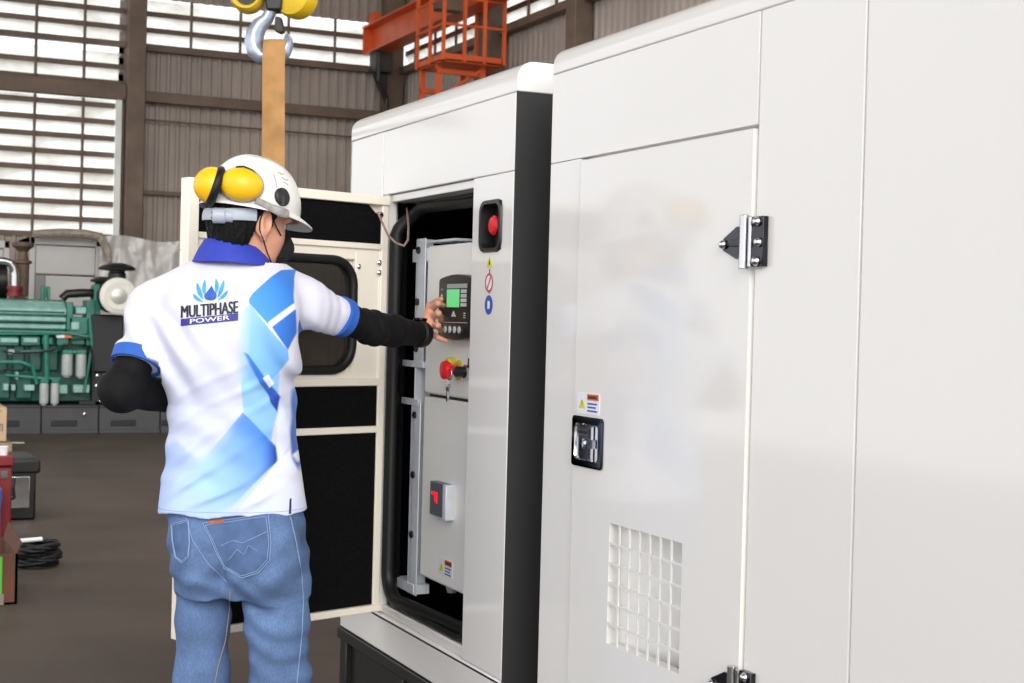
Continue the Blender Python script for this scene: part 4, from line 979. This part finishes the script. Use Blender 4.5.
    t = math_('ABSOLUTE', math_('SUBTRACT', math_('SUBTRACT', sep.outputs['Z'], math_('MULTIPLY', sep.outputs['X'], .018)), hz_)); t = math_('SUBTRACT', 1.0, math_('MULTIPLY', t, 1/.0016), True)
    n = nt.nodes.new('ShaderNodeMix'); n.data_type = 'RGBA'; nt.links.new(math_('MULTIPLY', t, .6), n.inputs['Factor']); nt.links.new(cur, n.inputs[6]); n.inputs[7].default_value = lin((90,110,170)); cur = n.outputs[2]
    # side seam of the right armhole
    nt.links.new(cur, b.inputs['Base Color'])
    nz = nt.nodes.new('ShaderNodeTexNoise'); nz.inputs['Scale'].default_value = 420; nt.links.new(V, nz.inputs['Vector'])
    bp = nt.nodes.new('ShaderNodeBump'); bp.inputs['Strength'].default_value = .15; bp.inputs['Distance'].default_value = .001
    nt.links.new(nz.outputs['Fac'], bp.inputs['Height']); nt.links.new(bp.outputs['Normal'], b.inputs['Normal'])
    return mt
shirt = link_mesh('polo_shirt', sh_me, shirt_material(), per, smooth=180)
# cuffs and collar
def cuff(a, b, r0, r1, mt, ln):
    n = (b-a).normalized(); u = n.orthogonal().normalized(); g = G()
    g.lathe(b-n*ln, n, [(r0-.02,-.002),(r0-.004,-.002),(r0+.001,0),(r1,ln),(r1,ln+.004),(r1-.006,ln+.005),(r1-.02,ln-.02)], 32); O('sleeve_cuff', g, mt, shirt, local=True)
cuff(aL, bL, .0635, .0635, BLUEU, .028)
cuff(aR, bR, .0525, .0515, BLUEU, .022)
g = G(); n = 48; vs = []; base = L(234.5,250,3.79)
prof = [(.060,.064,.016,3),(.068,.073,.027,0),(.076,.080,.024,-2),(.092,.094,-.004,-4),(.105,.101,-.032,-6),(.101,.097,-.034,-6)]
for (a, b_, h, tl) in prof:
    for j in range(n):
        w = 2*math.pi*j/n; sx, sy = math.cos(w), math.sin(w)
        drop = -.020*max(0, sx)*(1 if h > -.02 else .4) - .035*max(0, sy)**2
        vs.append(base+Vector((a*sx, b_*sy, h+drop)))
fs = [(i*n+j, i*n+(j+1) % n, (i+1)*n+(j+1) % n, (i+1)*n+j) for i in range(len(prof)-1) for j in range(n)]
O('collar', g.add(vs, fs), BLUEC, shirt, local=True, smooth=60)

# --- printed emblem and lettering on the back
def patch(nm, outline, mt, parent, bv, off=.0018, cuts=3):
    me = bpy.data.meshes.new(nm); bm = bmesh.new()
    f = bm.faces.new([bm.verts.new((p[0],p[1],0)) for p in outline]); bmesh.ops.triangulate(bm, faces=[f])
    for _ in range(cuts):
        ed = [e for e in bm.edges if e.calc_length() > 3.0]
        if ed: bmesh.ops.subdivide_edges(bm, edges=ed, cuts=1); bmesh.ops.triangulate(bm, faces=bm.faces[:])
    for v in bm.verts:
        h = on(bv, v.co.x, v.co.y, off); v.co = h if h is not None else L(v.co.x, v.co.y, 3.75)
    bmesh.ops.recalc_face_normals(bm, faces=bm.faces); bm.to_mesh(me); bm.free()
    return link_mesh(nm, me, mt, parent, smooth=180)
def curve_pts(p0, p1, p2, n=8): return [((1-t)**2*p0[0]+2*t*(1-t)*p1[0]+t*t*p2[0], (1-t)**2*p0[1]+2*t*(1-t)*p1[1]+t*t*p2[1]) for t in [i/n for i in range(n+1)]]
def logo_group(nm, outlines, mt, off):
    g = G()
    for o in outlines:
        vs = [on(shbvh, x, y, off) for x, y in o]; g.add(vs, [list(range(len(vs)))])
    O(nm, g, mt, shirt, local=True, smooth=None)
cx_, cy_ = 210.8, 291
def petal(p0, c0, p1, c1): return curve_pts(p0, c0, p1)[:-1]+curve_pts(p1, c1, p0)[:-1]
def q_(x, y): return (140+x/4.267, 240+y/4.267)
pet = []
for sgn in (-1,1):
    def w_(x, y): return q_(301+sgn*x, y-.10*sgn*x)
    pet += [petal(w_(6,250), w_(28,225), w_(24,172), w_(62,195)) if 0 else petal(w_(22,236), w_(48,205), w_(22,166), w_(16,200)), petal(w_(30,252), w_(66,225), w_(58,176), w_(36,205)), petal(w_(30,262), w_(74,255), w_(74,222), w_(48,240))]
logo_group('lotus_petals', pet[:3]+pet[3:], LOGO3, .0022)
logo_group('water_drop', [curve_pts(q_(306,195), q_(312,214), q_(327,232))[:-1]+curve_pts(q_(327,232), q_(330,258), q_(302,258))[:-1]+curve_pts(q_(302,258), q_(270,258), q_(276,234))[:-1]+curve_pts(q_(276,234), q_(296,214), q_(306,195))[:-1]], LOGO4, .0026)
def lettering(nm, s, x0, y0, x1, y1, hpx, bold, mt, off, shear=0):
    vs, fs = text_geo(s, 1.0, 0, shear=shear); w0 = min(v[0] for v in vs); w1 = max(v[0] for v in vs); h1 = max(v[1] for v in vs); h0 = min(v[1] for v in vs)
    g = G()
    for sh_ in (-bold, 0, bold):
        out = []
        for u, v in vs:
            t = (u-w0)/(w1-w0); k = (v-h0)/(h1-h0); out.append(on(shbvh, x0+(x1-x0)*t+sh_, y0+(y1-y0)*t-hpx*k, off+sh_*.0001))
        g.add(out, fs)
    O(nm, g, mt, shirt, local=True, smooth=None)
lettering('logo_lettering', 'MULTIPHASE', 181.8, 318.2, 237.8, 313.2, 12.2, .52, LOGO1, .0022)
patch('logo_bar', [(181.3,319.0),(238.3,313.4),(238,320.6),(181.3,326.0)], LOGO2, shirt, shbvh, .0018)
lettering('logo_lettering', 'POWER', 190.3, 323.8, 229.5, 319.7, 4.4, .14, LOGOW, .0026)

# --- black arm sleeves
S = SDF((-.36,-.24,1.06), (.16,.30,1.36), .0036)
sl0 = aL+(bL-aL)*.8
S.chain([sl0, elL, wrL], [.046,.047,.040], k=.02); S.ell(elL+Vector((-.003,-.003,-.008)), (.044,.044,.046), k=.03)
x, y, z = S.grid(); S.val += -.0022*np.sin(70*(x+z)+2*np.sin(y*40))*np.exp(-((x-elL.x)**2+(y-elL.y)**2+(z-elL.z)**2)/.012)
link_mesh('arm_sleeve', S.mesh('arm_sleeve'), SLEEVE, per, smooth=180)
S = SDF((.0,-.2,1.20), (.62,.62,1.50), .0036)
sr0 = aR+(bR-aR)*.8; wm = wrR+(elR-wrR)*.10
S.chain([sr0, elR, elR+(wm-elR)*.45, wm], [.039,.0440,.042,.0335], k=.02)
x, y, z = S.grid(); t_ = (x*.6+y*.8)
S.val += -.0022*np.sin(t_*150+1.5*np.sin(z*60))*(.5+.5*np.sin(t_*19+1))
link_mesh('arm_sleeve', S.mesh('arm_sleeve'), SLEEVE, per, smooth=180)
# wristwatch
n = (wrR-elR).normalized(); wc = wrR+n*.002
wt = O('wristwatch', G().lathe(wc-n*.016, n, [(.034,0),(.0385,.003),(.0390,.018),(.037,.028),(.030,.030)], 28), RUBBER, per, local=True)
up = (Vector((-.35,-.45,.8))-n*Vector((-.35,-.45,.8)).dot(n)).normalized()
O('watch_case', G().lathe(wc+up*.034, up, [(.018,0),(.020,.003),(.020,.009),(.016,.011)], 20), DCHROME, wt, local=True)

# --- jeans
S = SDF((-.30,-.24,.03), (.36,.34,.98), .0046)
S.loft(rings(hips), k=.02)
S.chain([L(204,572,3.83), L(203,620,3.845), L(201,683,3.86), kL, anL+Vector((0,0,-.01))], [.070,.066,.064,.062,.064], k=.025)
S.chain([L(273,572,3.79), L(277,620,3.79), L(280.5,683,3.80), kR, anR+Vector((0,0,-.01))], [.082,.078,.072,.067,.066], k=.025)
S.ell(L(207,556,3.74), (.070,.062,.095), k=.06); S.ell(L(264,556,3.71), (.082,.064,.10), k=.06)
x, y, z = S.grid()
S.val += -.0030*np.sin(2*np.pi*(z*.9+x*.42)/.055+2.2*np.sin(x*22+y*9))*(.4+.6*np.sin(z*11+x*13))*(1-sm(z,.72,.80))
S.val += -.0026*np.sin(2*np.pi*(z*.6-x*.8)/.075+1.6*np.sin(z*24))*sm(z,.68,.74)*(1-sm(z,.86,.9))
zc_ = L(231,589,3.8)
S.val += (.010*np.exp(-(((x-zc_.x)/.012)**2))*np.exp(-((np.minimum(np.abs(z-zc_.z-.06), .2)/.06)**2))).astype(np.float32)
def denim():
    mt = M('faded_denim', (96,121,162), .85, noise=(9,.26), spec=.2); nt = mt.node_tree; b = nt.nodes['Principled BSDF']
    tc = [n for n in nt.nodes if n.type == 'TEX_COORD'][0]
    src = b.inputs['Base Color'].links[0].from_socket
    n1 = nt.nodes.new('ShaderNodeTexNoise'); n1.inputs['Scale'].default_value = 160; n1.inputs['Detail'].default_value = 3
    mp = nt.nodes.new('ShaderNodeMapping'); mp.inputs['Scale'].default_value = (2.2,2.2,.7); nt.links.new(tc.outputs['Object'], mp.inputs['Vector']); nt.links.new(mp.outputs[0], n1.inputs['Vector'])
    r = nt.nodes.new('ShaderNodeMapRange'); r.inputs['From Min'].default_value = .3; r.inputs['From Max'].default_value = .7; r.inputs['To Min'].default_value = .82; r.inputs['To Max'].default_value = 1.15
    nt.links.new(n1.outputs['Fac'], r.inputs['Value'])
    s = nt.nodes.new('ShaderNodeVectorMath'); s.operation = 'SCALE'; nt.links.new(src, s.inputs[0]); nt.links.new(r.outputs[0], s.inputs['Scale'])
    nt.links.new(s.outputs['Vector'], b.inputs['Base Color'])
    bp = nt.nodes.new('ShaderNodeBump'); bp.inputs['Strength'].default_value = .3; bp.inputs['Distance'].default_value = .002; nt.links.new(n1.outputs['Fac'], bp.inputs['Height']); nt.links.new(bp.outputs['Normal'], b.inputs['Normal'])
    return mt
DEN = denim(); jm = S.mesh('jeans'); jbv = S.bvh(); jeans = link_mesh('jeans', jm, DEN, per, smooth=180)
def j_(x, y): return (140+x/2.412, 400+y/2.412)
pk1 = [j_(*p) for p in ((152,298),(308,276),(316,345),(312,385),(285,415),(245,428),(205,405),(188,378),(168,330))]
pk2 = [j_(*p) for p in ((78,300),(118,290),(122,345),(118,378),(103,392),(88,380),(80,340))]
DEN2 = M('denim_pocket', (84,107,147), .85, noise=(30,.16), spec=.2)
def stitch(nm, pix, parent, mt=STITCHB, off=.003, r=.0011, closed=False, step=2.0):
    P = []
    pts = pix+[pix[0]] if closed else pix
    for a, b in zip(pts[:-1], pts[1:]):
        l = math.hypot(b[0]-a[0], b[1]-a[1]); k = max(1, int(l/step))
        for i in range(k): P.append(on(jbv, a[0]+(b[0]-a[0])*i/k, a[1]+(b[1]-a[1])*i/k, off))
    P.append(on(jbv, *pts[-1], off)); P = [p for p in P if p is not None]
    if len(P) > 2: return O(nm, G().tube(P, r, 5), mt, parent, local=True, smooth=60)
for pk in (pk1, pk2):
    po = patch('back_pocket', pk, DEN2, jeans, jbv, .0022, 4)
    c = (sum(p[0] for p in pk)/len(pk), sum(p[1] for p in pk)/len(pk)); inn = [(c[0]+(p[0]-c[0])*.93, c[1]+(p[1]-c[1])*.93) for p in pk]
    stitch('pocket_stitching', pk, jeans, STITCHB, .0034, .0011, True); stitch('pocket_stitching', inn, jeans, STITCHB, .0032, .0009, True)
ins = [j_(*p) for p in ((195,352),(225,340),(250,345),(280,330),(306,318))]; stitch('pocket_stitching', ins, jeans, STITCHB, .0032, .0009)
ins = [j_(*p) for p in ((215,385),(235,360),(252,372),(262,350),(285,365))]; stitch('pocket_stitching', ins, jeans, STITCHB, .0032, .0008)
patch('leather_tab', [j_(*p) for p in ((166,292),(202,289),(203,297),(167,301))], LEATH, jeans, jbv, .0045, 1)
stitch('leg_seam', [j_(*p) for p in ((362,282),(375,340),(388,410),(393,480),(390,560),(378,682))], jeans, STITCHB, .0015, .0013)
stitch('leg_seam', [j_(*p) for p in ((218,462),(214,510),(205,580),(188,640),(180,682))], jeans, STITCH, .0015, .0011)
stitch('leg_seam', [j_(*p) for p in ((112,285),(128,340),(165,395),(212,440))], jeans, STITCHB, .0015, .0010)
for an, k in ((anL,0), (anR,1)):
    S2 = SDF((an.x-.12,an.y-.14,0.0), (an.x+.14,an.y+.26,.14), .004)
    S2.chain([an+Vector((0,-.035,-.055)), an+Vector((.01,.05,-.058)), an+Vector((.022,.15,-.066))], [.042,.044,.038], k=.03)
    S2.val = np.maximum(S2.val, (.004-S2.grid()[2]).astype(np.float32)+0*S2.val)
    so = link_mesh('shoe', S2.mesh('shoe'), M('dark_shoe_leather',(38,34,32),.5), per, smooth=180)
    O('sole', G().prism([(an.x+.01+a*.98, an.y+.055+b, 0) for a, b in roundrect(.096,.30,.045,6)], (0,0,.018)), RUBBER, so, local=True)

# --- helmet
g = G(); n = 56; k = 16; zr = .031; vs = []
def rim(w):      # outline of the shell at angle w, w = 90 degrees is the front
    return .110*math.cos(w), .130*math.sin(w)-.006
for i in range(k+1):
    t = math.pi/2*i/k
    for j in range(n):
        w = 2*math.pi*j/n; rx, ry = rim(w); c = math.cos(t)**.85 if i < k else 0.001
        ridge = .005*math.exp(-((rx*c)/.016)**2)*math.sin(t)**.5*(1 if i > 2 else 0)
        vs.append(H(rx*c, ry*c, zr+.134*math.sin(t)+ridge))
fs = [(i*n+j, i*n+(j+1) % n, (i+1)*n+(j+1) % n, (i+1)*n+j) for i in range(k) for j in range(n)]; fs.append([k*n+j for j in range(n)])
g.add(vs, fs)
vs = []; steps = [(0,0,.002),(.5,-.004,0),(1,-.010,0),(1,-.013,0),(.5,-.010,0),(-.02,-.006,0)]
for (f_, dz, _) in steps:
    for j in range(n):
        w = 2*math.pi*j/n; rx, ry = rim(w); br = .009+.040*max(0, math.sin(w))**3; l = math.hypot(rx, ry)
        vs.append(H(rx*(1+f_*br*.4/l if math.sin(w) > .3 else 1+f_*.008/l), ry+f_*br*(math.sin(w) if math.sin(w) > 0 else .6*math.sin(w)), zr+dz*(1+.55*max(0, math.sin(w))**3)))
fs = [(i*n+j, i*n+(j+1) % n, (i+1)*n+(j+1) % n, (i+1)*n+j) for i in range(len(steps)-1) for j in range(n)]
g.add(vs, fs)
hel = O('hard_hat', g, HELM, per, local=True, smooth=50)
def onhel(x, y, off=0):
    o = PI_ @ CAM; d = (PI_.to_3x3() @ ray(x,y)).normalized()
    bv = HELB; h = bv.ray_cast(o, d); return (h[0]-d*off, h[1] if h[1].dot(d) < 0 else -h[1]) if h[0] is not None else (L(x,y,3.7), Vector((0,-1,0)))
HELB = BVHTree.FromPolygons([tuple(v) for v in g.v], g.f)
VD = (PI_.to_3x3() @ ray(242,184)).normalized(); RT = Vector((1,0,0)); UPV = Vector((.03,0,1)).normalized()
# cup facing the camera
p, nn = onhel(244, 187); axis = (nn*.55-VD*.75+Vector((-.05,0,.05))).normalized(); c0 = L(241.5,184.5,3.8)+VD*((p-L(241.5,184.5,3.8)).dot(VD))-VD*.012
u = (RT-axis*RT.dot(axis)).normalized(); v = axis.cross(u); u = (u*math.cos(-.10)+v*math.sin(-.10)).normalized(); v = axis.cross(u)
O('ear_cup', G().ell(c0, (.053,.042,.036), (u,v,axis), 28, 10, lo=0).add([],[]), YELM, hel, local=True, smooth=60)
O('cup_cushion', G().tube([c0-axis*.006+u*(.046*math.cos(a))+v*(.036*math.sin(a)) for a in [i*2*math.pi/28 for i in range(28)]], .009, 8, closed=True), DIRTG, hel, local=True, smooth=60)
O('cup_yoke', G().tube([c0+u*(.058*math.cos(a))*.75+v*(.043*math.sin(a))*1.0*sg_+axis*.012 for sg_ in (1 if v.z > 0 else -1,) for a in [math.radians(q) for q in (35,60,90,115)]], .0022, 6), RUBBER, hel, local=True)
# cup on the far rear side, seen edge-on
ax2 = (Vector((-.92,-.22,.30))).normalized(); c1 = L(214,186,3.685)
u2 = (Vector((0,1,0))-ax2*ax2.y).normalized(); v2 = ax2.cross(u2)
if v2.z < 0: v2 = -v2
tl_ = .0; u2, v2 = u2*math.cos(tl_)+v2*math.sin(tl_), v2*math.cos(tl_)-u2*math.sin(tl_)
O('ear_cup', G().ell(c1+ax2*.004, (.044,.046,.046), (u2,v2,ax2), 28, 10, lo=0), YELM, hel, local=True, smooth=60)
O('cup_cushion', G().tube([c1-ax2*.004+u2*(.038*math.cos(a))+v2*(.042*math.sin(a)) for a in [i*2*math.pi/28 for i in range(28)]], .011, 8, closed=True).lathe(c1-ax2*.016, ax2, [(.040,0),(.046,.004),(.046,.016)], 28), RUBBER, hel, local=True, smooth=60)
# arms of the ear muffs
def band(pix, off, w): return [onhel(x, y, off)[0] for x, y in pix]
g = G().tube(band([(256,200),(264,204),(272,208),(281,212),(288,214)], .008, 0), [(.008,.004),(.009,.004),(.010,.004),(.012,.005),(.011,.005)], 10, flat=UPV)
O('muff_arm', g, DIRTG, hel, local=True, smooth=60)
g = G().tube([c1-ax2*.015-v2*.004]+band([(224,191),(232,192)], .006, 0), [(.009,.004)]*3, 10, flat=UPV)
O('muff_arm', g, DIRTG, hel, local=True, smooth=60)
p, nn = onhel(282, 197); 
O('muff_pivot', G().lathe(p, nn, [(.023,-.006),(.023,.004),(.019,.008),(.006,.009)], 24).cyl(p-v*.0, p+UPV*-.022+nn*.004, .012, .010, 12), M('black_pivot',(40,40,42),.5,noise=(90,.5)), hel, local=True)
g = G()
for pts in ([(273.5,174),(275.5,180),(277,187)], [(278,172),(281,174),(284,174)], [(282,177),(285,180),(288,180)], [(283,182),(286,183),(288,185)]):
    g.tube([onhel(x,y,.0012)[0] for x,y in pts], .0007, 5)
O('pen_marks', g, M('grey_ink',(120,120,120),.6), hel, local=True)
# ratchet strap at the nape
kc = L(219,215.5,3.695)
O('ratchet_knob', G().lathe(kc+Vector((-.016,.0,0)), (1,.12,0), [(.015,0),(.0195,.003),(.0195,.030),(.016,.033),(.016,.05)], 22), GREYP, hel, local=True)
g = G()
for q in range(5): a = q*2*math.pi/5; g.box(kc.x-.0175, kc.y+.011*math.cos(a)-.002, kc.z+.011*math.sin(a)-.002, kc.x-.015, kc.y+.011*math.cos(a)+.002, kc.z+.011*math.sin(a)+.002)
O('knob_slots', g, DPLAST, hel, local=True)
sp = []
for a in range(-50, 50, 7):
    w = math.radians(-62-a); sp.append(H(.088*math.cos(w), -.018+.110*math.sin(w), -.008+.014*max(0,-a)/50))
hh = [(.015,.003)]*len(sp); O('nape_strap', G().tube(sp, hh, 10, flat=hu), GREYP, hel, local=True, smooth=60)

# ------------------------------------------------------------------ light: bright overcast sky through the open sides of the hall
w = bpy.data.worlds.new('overcast_sky'); bpy.context.scene.world = w; w.use_nodes = True
bg = w.node_tree.nodes['Background']; bg.inputs['Color'].default_value = (.98,.985,1,1); bg.inputs['Strength'].default_value = 1.53
def lamp(nm, kind, loc, target, e, **k):
    l = bpy.data.lights.new(nm, kind); l.energy = e
    for a, v in k.items(): setattr(l, a, v)
    o = bpy.data.objects.new(nm, l); C.objects.link(o); o.location = loc; o.rotation_euler = (Vector(target)-Vector(loc)).to_track_quat('-Z','Y').to_euler(); return o
lamp('hazy_sun', 'SUN', (-4,-8,5), (-4+.20,-8+.90,5-.36), 2.0, angle=math.radians(35), color=(1,.97,.92))
lamp('back_fill_light', 'AREA', (3,11,8.4), (3,15,0), 700, shape='RECTANGLE', size=9, size_y=9, color=(1,.98,.95))  # added fill lamp to brighten the back wall, not a fixture of the hall
sc = bpy.context.scene
sc.view_settings.view_transform = 'Standard'; sc.view_settings.look = 'None'; sc.view_settings.exposure = 0
